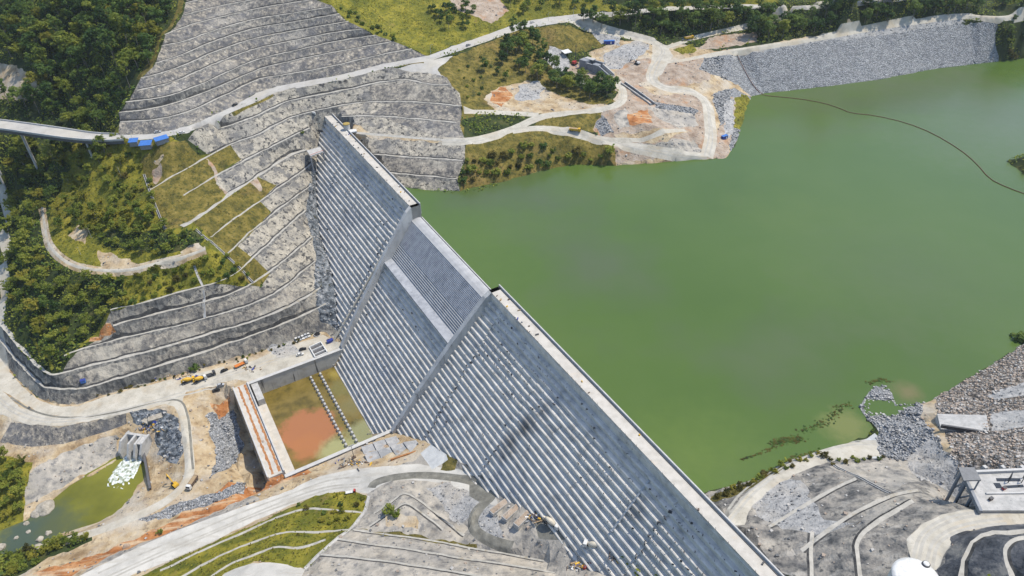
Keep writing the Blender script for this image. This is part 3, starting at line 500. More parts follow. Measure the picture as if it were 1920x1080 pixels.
# right bank
zone('dark_slope', [(1325, 921), (1410, 900), (1480, 862), (1580, 835), (1650, 830), (1760, 860), (1790, 945), (1830, 955), (1925, 955), (2100, 1100), (1440, 1100), (1300, 940)])
zone('gravel_grey', [(1400, 925), (1470, 890), (1500, 900), (1545, 975), (1600, 980), (1560, 1000), (1500, 1000), (1420, 970)])
zone('grey_slope', [(1545, 872), (1700, 862), (1725, 900), (1670, 920), (1605, 893)])
zone('grey_slope', [(1620, 948), (1670, 930), (1720, 918), (1710, 940), (1650, 975), (1610, 1005)])
zone('shore_scrub', [(1330, 935), (1400, 905), (1450, 880), (1540, 848), (1545, 858), (1450, 892), (1400, 918), (1345, 945)])
zone('slab_grey', [(1600, 835), (1640, 812), (1660, 830), (1650, 860), (1545, 860)])
zone('road_dirt', [(1360, 985), (1372, 960), (1400, 925), (1440, 897), (1480, 870), (1540, 844), (1600, 828), (1645, 826), (1655, 855), (1545, 868), (1500, 886), (1450, 913), (1410, 948), (1395, 985)])
zone('riprap', [(1605, 765), (1630, 730), (1652, 713), (1672, 735), (1690, 740), (1725, 757), (1740, 800), (1790, 850), (1800, 930), (1740, 900), (1700, 865), (1650, 855), (1640, 800)])
zone('gravel_grey', [(1700, 862), (1745, 820), (1790, 860), (1800, 935), (1760, 910), (1720, 895)])
zone('dirt_tan', [(1722, 760), (1752, 747), (1758, 780), (1790, 850), (1775, 845), (1740, 800)])
zone('riprap_brown', [(1752, 747), (1780, 730), (1830, 700), (1880, 668), (1925, 640), (2100, 600), (2100, 880), (1925, 880), (1800, 880), (1785, 850), (1757, 778)])
zone('gravel_grey', [(1855, 740), (1925, 715), (1925, 740), (1870, 752)]); zone('gravel_grey', [(1855, 775), (1925, 765), (1925, 800), (1860, 808)])
zone('road_dirt', [(x, y) for x, y, z in UR1]+[(x, y) for x, y, z in UR2[::-1]])
zone('cut_black', [(1755, 1095), (1762, 1050), (1785, 1015), (1825, 992), (1870, 985), (1925, 981), (2050, 1000), (2050, 1095)])
# roads
zone('road_paved', RU+RDN[::-1])
zone('road_paved', [(745, 128), (800, 116), (850, 104), (820, 130), (828, 142), (800, 136), (770, 135)])
zone('dirt_tan', [(655, 247), (700, 252), (750, 255), (830, 262), (832, 267), (750, 262), (700, 259), (662, 254)])
zline('road_dirt', RA, 3.4); zline('road_dirt', RB, 3.4); zline('road_dirt', RC, 4.6); zline('road_dirt', RD, 2.6); zline('road_dirt', RE, 2.4); zline('road_dirt', RF, 2.6)
zone('road_dirt', [(1225, 78), (1250, 85), (1262, 105), (1240, 140), (1222, 150), (1222, 110)])
zone('road_dirt', [(x, y) for x, y, z in VR_UP]+[(430, 712), (350, 735)]+[(335, 765), (310, 757), (250, 771), (180, 789), (110, 800), (50, 796), (0, 776), (-40, 741)])
zline('road_dirt', [(330, 750), (345, 775), (350, 820), (356, 870), (352, 900), (320, 935), (270, 962), (200, 990), (120, 1015)], 2.6)
zline('mud_wet', [(20, 745), (60, 772), (120, 785), (200, 778), (300, 752), (340, 748), (352, 775), (358, 830), (362, 880)], 0.6)
zline('dirt_tan', TRK, 2.6); zline('road_dirt', TRK, .9); zline('road_dirt', [(1125, 262), (1170, 262), (1230, 257), (1285, 244)], 1.6)
zline('road_dirt', [(2, 350), (8, 430), (4, 500), (2, 580), (0, 650), (4, 700)], 4)
zline('mud_wet', [(697, 915), (702, 905), (745, 894), (800, 891), (860, 897), (900, 905), (922, 918), (920, 935), (895, 952), (884, 975), (890, 998), (920, 1016), (960, 1026)], 2.6, 2.2)
zone('mud_wet', [(880, 898), (910, 903), (935, 915), (930, 930), (905, 945), (880, 930)])
mat('rut', [(0.3, (.30, .285, .25)), (0.6, (.40, .385, .345)), (0.8, (.48, .465, .42))], .3, detail=8, bump=.2)
ZOBJ['rut'] = 'haul_road'; ROUGHN['rut'] = 0; EVEN.add('rut')
def ruts(L, offs, w=.5):
    P = smooth_line(U3(L), 4, 2)
    for d in offs:
        k = np.array([d+noise.noise((x*.03, y*.03, d))*1.2 for x, y in P[:, :2]]); t = np.gradient(P[:, :2], axis=0); t /= np.linalg.norm(t, axis=1)[:, None]; q = P.copy(); q[:, 0] -= t[:, 1]*k; q[:, 1] += t[:, 0]*k
        zpts('rut', np.concatenate([offset_line(q, w), offset_line(q, -w)[::-1]]))
gm = [tuple((np.array(a)+np.array(b))/2) for a, b in zip(GR_UP[:8], GR_DN[:8])]; ruts(gm, (-3.0, -1.0, 2.6)); ruts(RC, (-1.2, 1.2)); ruts(RA, (-.9, 1.0), .22); ruts(RB, (-.9, 1.0), .22); ruts(RR, (-1.5, .6, 2.0)); ruts([tuple((np.array(a)+np.array(b))/2) for a, b in zip(UR1, UR2)], (-2.4, -.6, 1.2, 3))
ruts(VR_UP, (-3, -5.5)); ruts([(x, y, FLOOR) for x, y in ((400, 708), (450, 695), (520, 672), (600, 648))], (-1.5, 1.2))
zline('grass_olive', [(436, 214), (450, 207), (480, 194), (512, 178)], .9); zline('grass_olive', [(752, 124), (775, 119), (795, 117)], 1.0)
mat('berm_shade', [(0.35, (.03, .03, .032)), (0.6, (.085, .083, .078)), (0.8, (.19, .18, .16))], .4, detail=6, bump=.2)  # slope's shadow on the bench, painted as a dark strip along its back
ZOBJ['berm_shade'] = 'rock_slope'; ROUGHN['berm_shade'] = .1; EVEN.add('berm_shade')
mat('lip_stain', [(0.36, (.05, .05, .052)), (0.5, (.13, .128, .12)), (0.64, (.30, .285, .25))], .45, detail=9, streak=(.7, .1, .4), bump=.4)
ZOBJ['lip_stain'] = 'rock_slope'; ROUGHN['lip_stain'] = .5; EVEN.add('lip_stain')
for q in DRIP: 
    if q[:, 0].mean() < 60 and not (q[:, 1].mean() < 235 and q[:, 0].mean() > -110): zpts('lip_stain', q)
for q in BACK: zpts('berm_shade', q)
for q in BENCH: zpts('tread', q)

# ------------------------------------------------------------------ fine ground mesh
lines = list(BR)
for m, q in ZN:
    lines.append(np.column_stack([np.vstack([q, q[:1]]), np.zeros(len(q)+1)]))
gx, gy = np.meshgrid(np.arange(-430, 500, 2.3), np.arange(95, 780, 2.3)); pts = np.stack([gx.ravel(), gy.ravel()], 1); pts += RNG.uniform(-.9, .9, pts.shape)
bx, by = np.meshgrid(np.arange(-1500, 1500, 45), np.arange(-400, 2000, 45)); far = np.stack([bx.ravel(), by.ravel()], 1)+RNG.uniform(-18, 18, (bx.size, 2))
far = far[~((far[:, 0] > -430) & (far[:, 0] < 500) & (far[:, 1] > 95) & (far[:, 1] < 780))]
keep = []
for q in pts:
    d, w = q@AX, q@DN
    if -131 < w < -70 and 120 < d < 500: continue
    z = ground(*q)
    if z < WATER-5 and w < -136: continue
    keep.append(q)
keep = np.array(keep)
V2 = [Vector(p) for p in np.vstack([keep, far])]; E2 = []
for P in lines:
    b = len(V2); V2 += [Vector((p[0], p[1])) for p in P]; E2 += [(b+i, b+i+1) for i in range(len(P)-1)]
r2 = delaunay_2d_cdt(V2, E2, [], 0, 0.02, False)
fv = np.array([(v.x, v.y) for v in r2[0]]); ff = np.array([f for f in r2[2] if len(f) == 3])
cen = fv[ff].mean(1)
def inside(q, P):
    x, y = P[:, 0], P[:, 1]; m = (x > q[:, 0].min()) & (x < q[:, 0].max()) & (y > q[:, 1].min()) & (y < q[:, 1].max())
    idx = np.nonzero(m)[0]; x, y = x[idx], y[idx]; c = np.zeros(len(idx), bool); n = len(q)
    for i in range(n):
        x0, y0 = q[i]; x1, y1 = q[(i+1) % n]
        if y0 == y1: continue
        c ^= ((y0 > y) != (y1 > y)) & (x < (x1-x0)*(y-y0)/(y1-y0)+x0)
    return idx[c]
mnames = list(ZOBJ); mid = {m: i for i, m in enumerate(mnames)}
fz = np.zeros(len(ff), int)
SHM = [mid[k] for k in ('shotcrete', 'shotcrete_pale', 'shotcrete_dark', 'dark_slope', 'grey_slope', 'cut_black')]
for m, q in ZN:
    ii = inside(q, cen)
    if m in ('lip_stain', 'berm_shade'): ii = ii[np.isin(fz[ii], SHM)]
    fz[ii] = mid[m]
amp = np.full(len(fv), 9.0); ra = np.array([ROUGHN[m] for m in mnames])
for k in range(3): np.minimum.at(amp, ff[:, k], ra[fz])
amp[amp > 8] = 0.3
fzv = np.zeros(len(fv))
for i, (x, y) in enumerate(fv):
    z = ground(x, y)
    if amp[i] > 0:
        a = amp[i]; z += a*(noise.noise((x*.09, y*.09, 1.3))*.9+noise.noise((x*.31, y*.31, 7.7))*.8+(noise.noise((x*.9, y*.9, 4.1))*.5))
    fzv[i] = z
RES = np.array([W(90, -137, 0)[:2], W(515, -137, 0)[:2]]+[tuple(q) for q in U3(SH1[2:])[:, :2]]+[(700, 800), (700, 250)]+[tuple(q) for q in U3(SH2)[::-1, :2]])
ISL = U3([(1880, 300, WATER), (1905, 280, WATER), (1960, 285, WATER), (2060, 255, WATER), (2060, 345, WATER), (1960, 345, WATER), (1918, 335, WATER)])[:, :2]
ri = np.zeros(len(fv), bool); ri[inside(RES, fv)] = True; ri[inside(ISL, fv)] = False; fzv[ri] = np.minimum(fzv[ri], WATER-1.6)
GV = np.column_stack([fv, fzv])
GT = BVHTree.FromPolygons([Vector(v) for v in GV], [tuple(map(int, f)) for f in ff], all_triangles=True)
def gz(x, y):
    h = GT.ray_cast(Vector((x, y, 2000)), DOWN); return h[0].z if h[0] is not None else 0.0
def ghit(px, py):
    d = rays([(px, py)])[0]; h = GT.ray_cast(Vector((0, 0, CAMH)), Vector(d).normalized()); return np.array(h[0])
for on in sorted(set(ZOBJ.values())):
    ms = [m for m in mnames if ZOBJ[m] == on]; sel = np.nonzero(np.isin(fz, [mid[m] for m in ms]))[0]
    if not len(sel): continue
    F = ff[sel]; u, inv = np.unique(F, return_inverse=True); loc = {mid[m]: i for i, m in enumerate(ms)}
    o = new_obj(on, GV[u], [tuple(map(int, t)) for t in inv.reshape(-1, 3)], ms, fm=[loc[k] for k in fz[sel]], smooth=(on in ('hillside', 'grass_slope', 'paved_road', 'dirt_road', 'haul_road')))
    tag(o, kind='structure')
print('ground', len(fv), len(ff))
# ------------------------------------------------------------------ water
def water_mat(name, cols, scale, rough=0.12, bump=0.05, bs=0.25, mottled=None, stretch=(1, 1, 1), spec=.3):
    return mat(name, cols, scale, detail=4, bump=bump, bscale=bs, rough=rough, spec=spec, mottled=mottled, stretch=stretch)
def stain(m, pts):
    nt = m.node_tree; L = nt.links; b = nt.nodes['Principled BSDF']; out = b.inputs['Base Color'].links[0].from_socket
    pos = node(nt, 'ShaderNodeNewGeometry').outputs['Position']
    nz = node(nt, 'ShaderNodeTexNoise'); nz.inputs['Scale'].default_value = .14; nz.inputs['Detail'].default_value = 10; nz.inputs['Roughness'].default_value = .68; L.new(pos, nz.inputs['Vector'])
    for (c, P, R, soft, am) in pts:
        vm = node(nt, 'ShaderNodeVectorMath'); vm.operation = 'DISTANCE'; L.new(pos, vm.inputs[0]); vm.inputs[1].default_value = tuple(P)
        ad = node(nt, 'ShaderNodeMath'); ad.operation = 'MULTIPLY_ADD'; L.new(nz.outputs['Fac'], ad.inputs[0]); ad.inputs[1].default_value = R*1.1; L.new(vm.outputs['Value'], ad.inputs[2])
        mr = node(nt, 'ShaderNodeMapRange'); mr.inputs['From Min'].default_value = R*1.55; mr.inputs['From Max'].default_value = R*1.55-soft; mr.inputs['To Max'].default_value = am; L.new(ad.outputs[0], mr.inputs['Value'])
        mc = node(nt, 'ShaderNodeMix'); mc.data_type = 'RGBA'; L.new(mr.outputs['Result'], mc.inputs['Factor']); L.new(out, mc.inputs['A']); mc.inputs['B'].default_value = (*c, 1); out = mc.outputs['Result']
    L.new(out, b.inputs['Base Color'])
water_mat('lake_water', [(0.3, (.054, .098, .016)), (0.5, (.065, .112, .020)), (0.7, (.076, .122, .027))], 0.006, rough=0.26, bump=0.16, bs=0.7, spec=.3, mottled=[(0.008, (.085, .13, .026), .54, .70, .5), (0.004, (.075, .092, .055), .5, .62, .6)])
v = [W(100, -137.3, WATER), W(525, -137.3, WATER), W(600, -300, WATER), W(700, -900, WATER), W(-400, -900, WATER), W(60, -300, WATER), W(100, -200, WATER)]
stain(MATS['lake_water'], [((.15, .165, .05), U([(1585, 800)], -22)[0], 13, 8, .8), ((.16, .13, .06), U([(1700, 735)], -22)[0], 9, 8, .7), ((.10, .15, .028), U([(1300, 860)], -22)[0], 38, 40, .7), ((.085, .135, .026), U([(900, 450)], -22)[0], 60, 60, .5), ((.098, .128, .062), U([(1880, 240)], -22)[0], 105, 130, .85), ((.085, .115, .05), U([(1700, 520)], -22)[0], 70, 90, .6)])
ln = [W(s, o, WATER) for s, o in ((75, -137.1), (400, -137.1), (470, -170), (480, -900), (-100, -900), (40, -340), (60, -200))]
o = new_obj('reservoir_water', ln, [tuple(range(len(ln)))[::-1]], 'lake_water'); tag(o, kind='structure')
mat('basin_water', [(0.30, (.075, .062, .016)), (0.5, (.15, .112, .028)), (0.7, (.20, .15, .045))], 0.12, detail=5, bump=0.03, bscale=.5, rough=0.25, spec=.3)
# the basin water: silt plume by place (a fixed stain of orange mud), pale clear corner, olive weed
stain(MATS['basin_water'], [((.32, .135, .06), W(312, -34, -91), 19, 5, .95), ((.33, .14, .055), W(300, -30, -91), 12, 5, .9), ((.30, .30, .14), W(287, -44, -91), 15, 7, .9), ((.17, .15, .06), W(318, -62, -91), 12, 8, .8), ((.16, .15, .05), W(335, -62, -91), 10, 5, .7), ((.30, .24, .06), W(349, -63, -91), 6, 4, .8), ((.24, .25, .13), W(292, -62, -91), 14, 6, .8)])
o = new_obj('basin_water', [W(277, -68, -93), W(356, -68, -93), W(356, -18.4, -93), W(277, -18.4, -93)], [(0, 1, 2, 3)], 'basin_water'); tag(o, kind='structure')
water_mat('pool_water', [(0.3, (.10, .105, .012)), (0.55, (.16, .16, .02)), (0.8, (.20, .19, .035))], 0.03, rough=0.3, bump=0.05, bs=.8)
stain(MATS['pool_water'], [((.05, .075, .06), U([(60, 1010)], -97)[0], 26, 14, .9), ((.085, .095, .03), U([(110, 985)], -97)[0], 14, 10, .6)])
P = U3([(x, y, -97) for x, y in [(-60, 985), (0, 995), (50, 975), (95, 940), (150, 895), (200, 868), (230, 838), (268, 838), (282, 880), (260, 920), (235, 955), (190, 990), (100, 1015), (40, 1045), (-60, 1060)]])
o = new_obj('river_water', P, [tuple(range(len(P)))[::-1]], 'pool_water'); tag(o, kind='structure')
# ------------------------------------------------------------------ the dam
mat('rcc', [(0.30, (.36, .345, .315)), (0.48, (.55, .525, .475)), (0.62, (.63, .60, .545)), (0.8, (.68, .65, .59))], 0.2, detail=9, bump=0.15, bscale=1.5, rough=0.85,
    mottled=[((.5, .5, .8), (.10, .10, .105), .63, .72, .55), (0.04, (.30, .32, .35), .56, .70, .5), ((.9, .9, .3), (.46, .39, .30), .70, .76, .4)])
mat('rcc_smooth', [(0.3, (.30, .305, .31)), (0.55, (.38, .385, .39)), (0.8, (.44, .44, .435))], 0.2, detail=7, bump=0.08, mottled=[(0.5, (.25, .27, .30), .62, .72, .5)])
mat('chute_fine', [(0.3, (.24, .255, .28)), (0.55, (.36, .375, .40)), (0.8, (.46, .47, .48))], 0.25, detail=7, bump=0.1, mottled=[(0.3, (.14, .15, .17), .6, .7, .5)])
mat('wall_conc', [(0.3, (.32, .32, .31)), (0.55, (.50, .495, .475)), (0.8, (.60, .59, .56))], 0.12, detail=8, streak=(0.3, 0.12, 0.4), bump=0.2, mottled=[((.5, .5, .06), (.09, .09, .09), .60, .70, .7), (.5, (.16, .17, .18), .6, .7, .5)])
mat('crest_pave', [(0.3, (.37, .35, .31)), (0.55, (.47, .445, .40)), (0.8, (.53, .505, .46))], 0.25, detail=8, bump=0.05, mottled=[(0.12, (.52, .42, .30), .58, .70, .5), (0.9, (.34, .33, .30), .66, .72, .6)])
mat('parapet', [(0.3, (.38, .38, .37)), (0.6, (.48, .475, .46)), (0.8, (.54, .53, .51))], 0.3, bump=0.05)
flat('steel_dark', (.05, .052, .058), 0.5); flat('steel_rust', (.16, .085, .05), 0.7); flat('black', (.012, .012, .014), 0.5)
def fpt(px, py):
    d = rays([(px, py)])[0]; A = np.array([DN[0], DN[1], .752]); k = (-131.0+.752*(-3.6)-.752*CAMH)/(d@A); return d*k+np.array([0, 0, CAMH])
stain(MATS['rcc'], [((.07, .065, .06), fpt(985, 800), 7, 6, .75), ((.09, .085, .08), fpt(955, 830), 7, 6, .7), ((.10, .095, .09), fpt(940, 855), 5, 5, .6), ((.16, .15, .14), fpt(1020, 770), 6, 6, .5), ((.13, .125, .12), fpt(1190, 960), 7, 7, .5), ((.13, .13, .14), W(340, -95, -50), 8, 10, .45), ((.14, .14, .145), W(430, -110, -35), 10, 12, .4), ((.14, .13, .125), W(300, -85, -65), 8, 9, .4)])
HS, SL = 2.6, 0.752
def step_profile(o, z, zend, h=HS, sl=SL, ch=0.4):
    P = [(o, z)]
    while z > zend:
        d = h*sl
        P += [(o+.12, z-h+ch*.9), (o+.05, z-h)] if False else [(o-.05, z-h*.45), (o-.12, z-h)]
        P += [(o+d-.5, z-h+.02), (o+d-.12, z-h-.22), (o+d, z-h-.6)]
        o += d; z -= h
    return P
def sweep(name, prof, s0, s1, m, parent, ds=3.0, jit=0.10, smooth=False, seed=0, sfun=None):
    """profile (o, z) swept along the dam axis with slight irregularity of the pours"""
    n = max(2, int(abs(s1-s0)/ds)+1); rg = np.random.default_rng(seed); V = []; F = []; k = len(prof)
    for i in range(n):
        for j, (o, z) in enumerate(prof):
            t = i/(n-1); s = s0+(s1-s0)*t if sfun is None else sfun(o, t)
            q = jit*noise.noise((s*.13, z*.9, seed*3.1))*2
            V.append(W(s, o+q+rg.uniform(-jit, jit)*.35, z+rg.uniform(-jit, jit)*.3))
    for i in range(n-1):
        for j in range(k-1): F.append((i*k+j, (i+1)*k+j, (i+1)*k+j+1, i*k+j+1))
    # closed ends down to a back line
    for i in (0, n-1):
        b = len(V); zb = min(z for o, z in prof)-3; s = s0 if i == 0 else s1
        for j, (o, z) in enumerate(prof):
            so = s if sfun is None else sfun(o, 0 if i == 0 else 1); V.append(W(so, o-2.2, z-2.2))
        for j in range(k-1): F.append((i*k+j, i*k+j+1, b+j+1, b+j))
    return new_obj(name, V, F, m, parent, smooth=smooth)
dam = empty('dam', W(270, -134, 0)); tag(dam, 'long grey stepped concrete gravity dam holding back the green reservoir', 'dam')
def child(o, p): o.parent = p; o.matrix_parent_inverse = p.matrix_world.inverted(); return o
bpy.context.view_layer.update()
PARTS = []
top = [(-131.3, 0), (-131.25, -1.5), (-131.05, -1.6), (-131.0, -3.2)]
def face(s0, s1, dz, seed, sfun=None):
    P = top[:-1]+step_profile(-131.0, -3.6+dz*.5, -97)
    return sweep('stepped_face', P, s0, s1, 'rcc', None, seed=seed, sfun=sfun)
def sR(o): return float(np.interp(o, [-131, -71], [263, 276.0]))      # converging right wall of the chute
def sL(o): return float(np.interp(o, [-131, -71], [360, 356.0]))
for s0, s1, dz, sd_ in ((40, 118, 0, 1), (118, 205, 1.0, 2), (205, 250, 0, 3), (371, 470, 0, 6), (470, 527, 1.0, 7)): PARTS.append(face(s0, s1, dz, sd_))
PARTS.append(face(0, 26, 1.3, 4, lambda o, t: 250+(sR(o)-1.5-250)*t)); PARTS.append(face(0, 14, 1.2, 5, lambda o, t: (sL(o)+1.5)+(371-sL(o)-1.5)*t))
# crest decks with parapet on the water side and a kerb on the valley side
for s0, s1 in ((40, 263), (360, 521.5)):
    m = MB(); a, b = s0, s1
    m.hexa([W(a, -137.2, -60), W(a, -131.6, -60), W(b, -131.6, -60), W(b, -137.2, -60), W(a, -137.2, 0), W(a, -131.3, 0), W(b, -131.3, 0), W(b, -137.2, 0)])
    PARTS.append(m.build('crest_deck', 'crest_pave'))
    m = MB(); m.hexa([W(a, -137.5, -6), W(a, -137.0, -6), W(b, -137.0, -6), W(b, -137.5, -6), W(a, -137.5, 1.15), W(a, -137.0, 1.15), W(b, -137.0, 1.15), W(b, -137.5, 1.15)])
    PARTS.append(m.build('parapet', 'parapet'))
    m = MB(); m.hexa([W(a, -136.5, 0.0), W(a, -136.3, 0.0), W(b, -136.3, 0.0), W(b, -136.5, 0.0), W(a, -136.5, .22), W(a, -136.3, .22), W(b, -136.3, .22), W(b, -136.5, .22)]); PARTS.append(m.build('kerb', 'steel_dark'))
    rg = random.Random(int(s0)); m = MB()     # reinforcement and edge posts along the valley side
    s = a+3
    while s < b-2:
        m.tube(W(s, -131.25, -.1), W(s+rg.uniform(-.3, .3), -131.1, rg.uniform(.6, 1.5)), .08, .06, 4); s += rg.choice((3.1, 3.4, 6.2, 9))
    q_ = m.build('edge_post', 'steel_dark'); q_['kind'] = 'stuff'; PARTS.append(q_)
# spillway: rounded crest, fine steps, coarser steps, slab, big steps
og = [(-137.2, -60), (-137.2, -9.6), (-136.6, -8.5), (-135.6, -8.05), (-134.2, -8.0), (-132.4, -8.25), (-130.4, -9.0)]
m_ = sweep('ogee_crest', og, 262, 361, 'rcc_smooth', None, jit=0.02, smooth=False); PARTS.append(m_)
m = MB(); m.hexa([W(263, -137.6, -20), W(263, -137.1, -20), W(360, -137.1, -20), W(360, -137.6, -20), W(263, -137.6, -8.3), W(263, -137.1, -8.3), W(360, -137.1, -8.3), W(360, -137.6, -8.3)]); PARTS.append(m.build('parapet', 'parapet'))
sf = lambda o, t: (sR(o)-1)+((sL(o)+1)-(sR(o)-1))*t
def plain_steps(o, z, n, h, d):
    P = [(o, z)]
    for _ in range(n): P += [(o+.04, z-h), (o+d, z-h-.02)]; o += d; z -= h
    return P, o, z
Pf, o1, z1 = plain_steps(-130.4, -9.0, 17, .72, .57); PARTS.append(sweep('fine_step', Pf, 0, 1, 'chute_fine', None, jit=.015, sfun=sf, ds=.05))
Pm, o2, z2 = plain_steps(o1, z1, 8, 1.06, .85); PARTS.append(sweep('medium_step', Pm, 0, 1, 'rcc_smooth', None, jit=.02, sfun=sf, ds=.05))
PARTS.append(sweep('deflector_slab', [(o2, z2), (o2+4.9, z2-.9), (o2+5.0, z2-1.5), (o2+4.5, z2-3.2)], 0, 1, 'chute_fine', None, jit=.02, sfun=sf, ds=.05))
PARTS.append(sweep('chute_step', step_profile(o2+4.3, z2-2.9, -97), 0, 1, 'rcc', None, jit=.12, sfun=sf, ds=.035, seed=9))
# training walls and the two piers
for (fs, th, nm) in ((sR, -2.8, 0), (sL, 2.8, 1)):
    V = []; ol = [-137.2, -131.3, -128, -110, -90, -72]; tl = [0, 0, -2.6, -25.6, -53.2, -79.6]
    for o, z in zip(ol, tl):
        s = fs(o); V += [W(s, o, -99), W(s+th, o, -99), W(s+th, o, z), W(s, o, z)]
    F = [(0, 1, 2, 3), tuple(len(V)-k for k in (1, 2, 3, 4))]
    for i in range(len(ol)-1):
        b = 4*i
        for k in range(4): F.append((b+k, b+(k+1) % 4, b+4+(k+1) % 4, b+4+k))
    PARTS.append(new_obj('training_wall', V, F, 'wall_conc'))
# starter bars, formwork scraps and pour marks left on the step edges
rg = random.Random(4); m = MB()
for s0, s1, o0, o1, n in ((50, 262, -131, -114, 700), (60, 262, -114, -78, 320), (365, 515, -131, -112, 250), (365, 470, -112, -80, 130), (280, 352, -106, -72, 70)):
    for _ in range(n):
        k = int((rg.uniform(o0, o1)+131)/(HS*SL)); o = -131+k*HS*SL; z = -3.6-k*HS; s = rg.uniform(s0, s1); h = rg.choice((.4, .5, .8, 1.3)); w = rg.choice((.08, .1, .3))
        c = W(s, o-.25, z-HS*0+h/2-.25); m.box(c, (w*rg.choice((1, 1, 3)), .14, h), -TH)
for s, o0, o1 in ((250, -112, -80), (371, -114, -73), (118, -126, -112), (205, -100, -92)):      # props along the pour joints
    o = o0
    while o < o1: k = int((o+131)/(HS*SL)); c = W(s+rg.uniform(-.8, .8), -131+k*HS*SL-.3, -3.6-k*HS+.3); m.box(c, (rg.uniform(.3, 1.6), rg.uniform(.3, .6), rg.uniform(.8, 2.0)), rg.uniform(0, 3)); o += HS*SL
q_ = m.build('starter_bar', 'steel_dark'); q_['kind'] = 'stuff'; PARTS.append(q_)
for o in PARTS: child(o, dam)

# ------------------------------------------------------------------ stilling basin
bas = empty('stilling_basin', W(316, -42, -92)); tag(bas, 'concrete walled stilling basin with shallow orange and green water at the spillway foot', 'basin'); bpy.context.view_layer.update()
BP = []
def wbox(s0, s1, o0, o1, z0, z1): 
    m = MB(); m.hexa([W(s0, o0, z0), W(s0, o1, z0), W(s1, o1, z0), W(s1, o0, z0), W(s0, o0, z1), W(s0, o1, z1), W(s1, o1, z1), W(s1, o0, z1)]); return m
mat('basin_wall', [(0.3, (.26, .25, .23)), (0.5, (.43, .42, .385)), (0.75, (.54, .525, .475))], 0.1, detail=8, bump=0.2, mottled=[((.45, .45, .03), (.05, .05, .05), .60, .66, .85), (.1, (.22, .19, .14), .55, .68, .5)])
w1 = wbox(356, 357.6, -73, -12.5, -98, -82).build('side_wall', 'basin_wall'); BP.append(w1)
w2 = wbox(275.4, 277, -73, -12.5, -98, -82).build('side_wall', 'basin_wall'); BP.append(w2)
BP.append(wbox(355.7, 357.9, -73, -12.5, -82, -81.6).build('wall_coping', 'parapet')); BP.append(wbox(275.1, 277.3, -73, -12.5, -82, -81.6).build('wall_coping', 'parapet'))
BP.append(wbox(277, 356, -18.5, -13.6, -98, -87).build('end_sill', 'crest_pave'))
flat('block_conc', (.40, .40, .39), 0.8); flat('block_dark', (.10, .10, .105), 0.8)
for o in (-48.5, -54.6):
    k = 0; s = 279.0
    while s < 355:
        m = MB(); c = W(s, o, 0); p = [W(s-.95, o-.9, -96), W(s-.95, o+1.3, -96), W(s+.95, o+1.3, -96), W(s+.95, o-.9, -96), W(s-.95, o-.9, -91.2), W(s-.95, o+.2, -91.2), W(s+.95, o+.2, -91.2), W(s+.95, o-.9, -91.2)]
        BP.append(m.hexa(p).build('baffle_block', 'block_conc')); s += 3.35
for o in BP: child(o, bas)
# ------------------------------------------------------------------ vegetation
def leaf_mat(name, a, b, c):
    m = bpy.data.materials.new(name); m.use_nodes = True; nt = m.node_tree; L = nt.links; p = nt.nodes['Principled BSDF']; p.inputs['Roughness'].default_value = .6; p.inputs['Specular IOR Level'].default_value = .15
    pos = node(nt, 'ShaderNodeNewGeometry').outputs['Position']
    n1 = node(nt, 'ShaderNodeTexNoise'); n1.inputs['Scale'].default_value = .28; n1.inputs['Detail'].default_value = 4; L.new(pos, n1.inputs['Vector'])
    oi = node(nt, 'ShaderNodeObjectInfo')
    ad = node(nt, 'ShaderNodeMath'); ad.operation = 'MULTIPLY_ADD'; L.new(oi.outputs['Random'], ad.inputs[0]); ad.inputs[1].default_value = .42; L.new(n1.outputs['Fac'], ad.inputs[2])
    rp = node(nt, 'ShaderNodeValToRGB'); e = rp.color_ramp.elements; e.new(.5)
    for i, (q, col) in enumerate(((.45, a), (.66, b), (.92, c))): e[i].position = q; e[i].color = (*col, 1)
    L.new(ad.outputs[0], rp.inputs['Fac']); L.new(rp.outputs['Color'], p.inputs['Base Color']); tr = node(nt, 'ShaderNodeBsdfTranslucent'); L.new(rp.outputs['Color'], tr.inputs['Color']); mx = node(nt, 'ShaderNodeMixShader'); mx.inputs[0].default_value = .5; L.new(p.outputs[0], mx.inputs[1]); L.new(tr.outputs[0], mx.inputs[2]); L.new(mx.outputs[0], nt.nodes['Material Output'].inputs['Surface']); MATS[name] = m
leaf_mat('leaf_dark', (0.034, 0.072, 0.022), (0.082, 0.146, 0.036), (0.174, 0.240, 0.050))
leaf_mat('leaf_mid', (0.078, 0.120, 0.022), (0.174, 0.222, 0.036), (0.312, 0.336, 0.060))
leaf_mat('leaf_pale', (0.108, 0.132, 0.019), (0.210, 0.216, 0.031), (0.348, 0.318, 0.054))
leaf_mat('leaf_olive', (0.054, 0.058, 0.016), (0.114, 0.102, 0.026), (0.198, 0.168, 0.043))
mat('bark', [(0.3, (.10, .085, .065)), (0.6, (.24, .21, .17)), (0.8, (.36, .33, .28))], 1.5, bump=.2, coord='obj')
def quads(c, n, r, sz, rg, up=0.9):
    """n leaf-clump faces spread through a ball of radius r (3 radii) about c"""
    d = rg.normal(size=(n, 3)); d /= np.linalg.norm(d, axis=1)[:, None]; p = c+d*np.asarray(r)*(rg.uniform(.35, 1, (n, 1))**.6)
    nn = d*.8+rg.normal(size=(n, 3))*.55+[0, 0, up]; nn /= np.linalg.norm(nn, axis=1)[:, None]
    t = np.cross(nn, rg.normal(size=(n, 3))); t /= np.linalg.norm(t, axis=1)[:, None]; b = np.cross(nn, t); s = sz*rg.uniform(.5, 1.15, (n, 1)); k = rg.uniform(.5, .9, (n, 1))
    return np.stack([p-t*s*k, p-b*s*k*.8, p+t*s, p+b*s*k], 1)
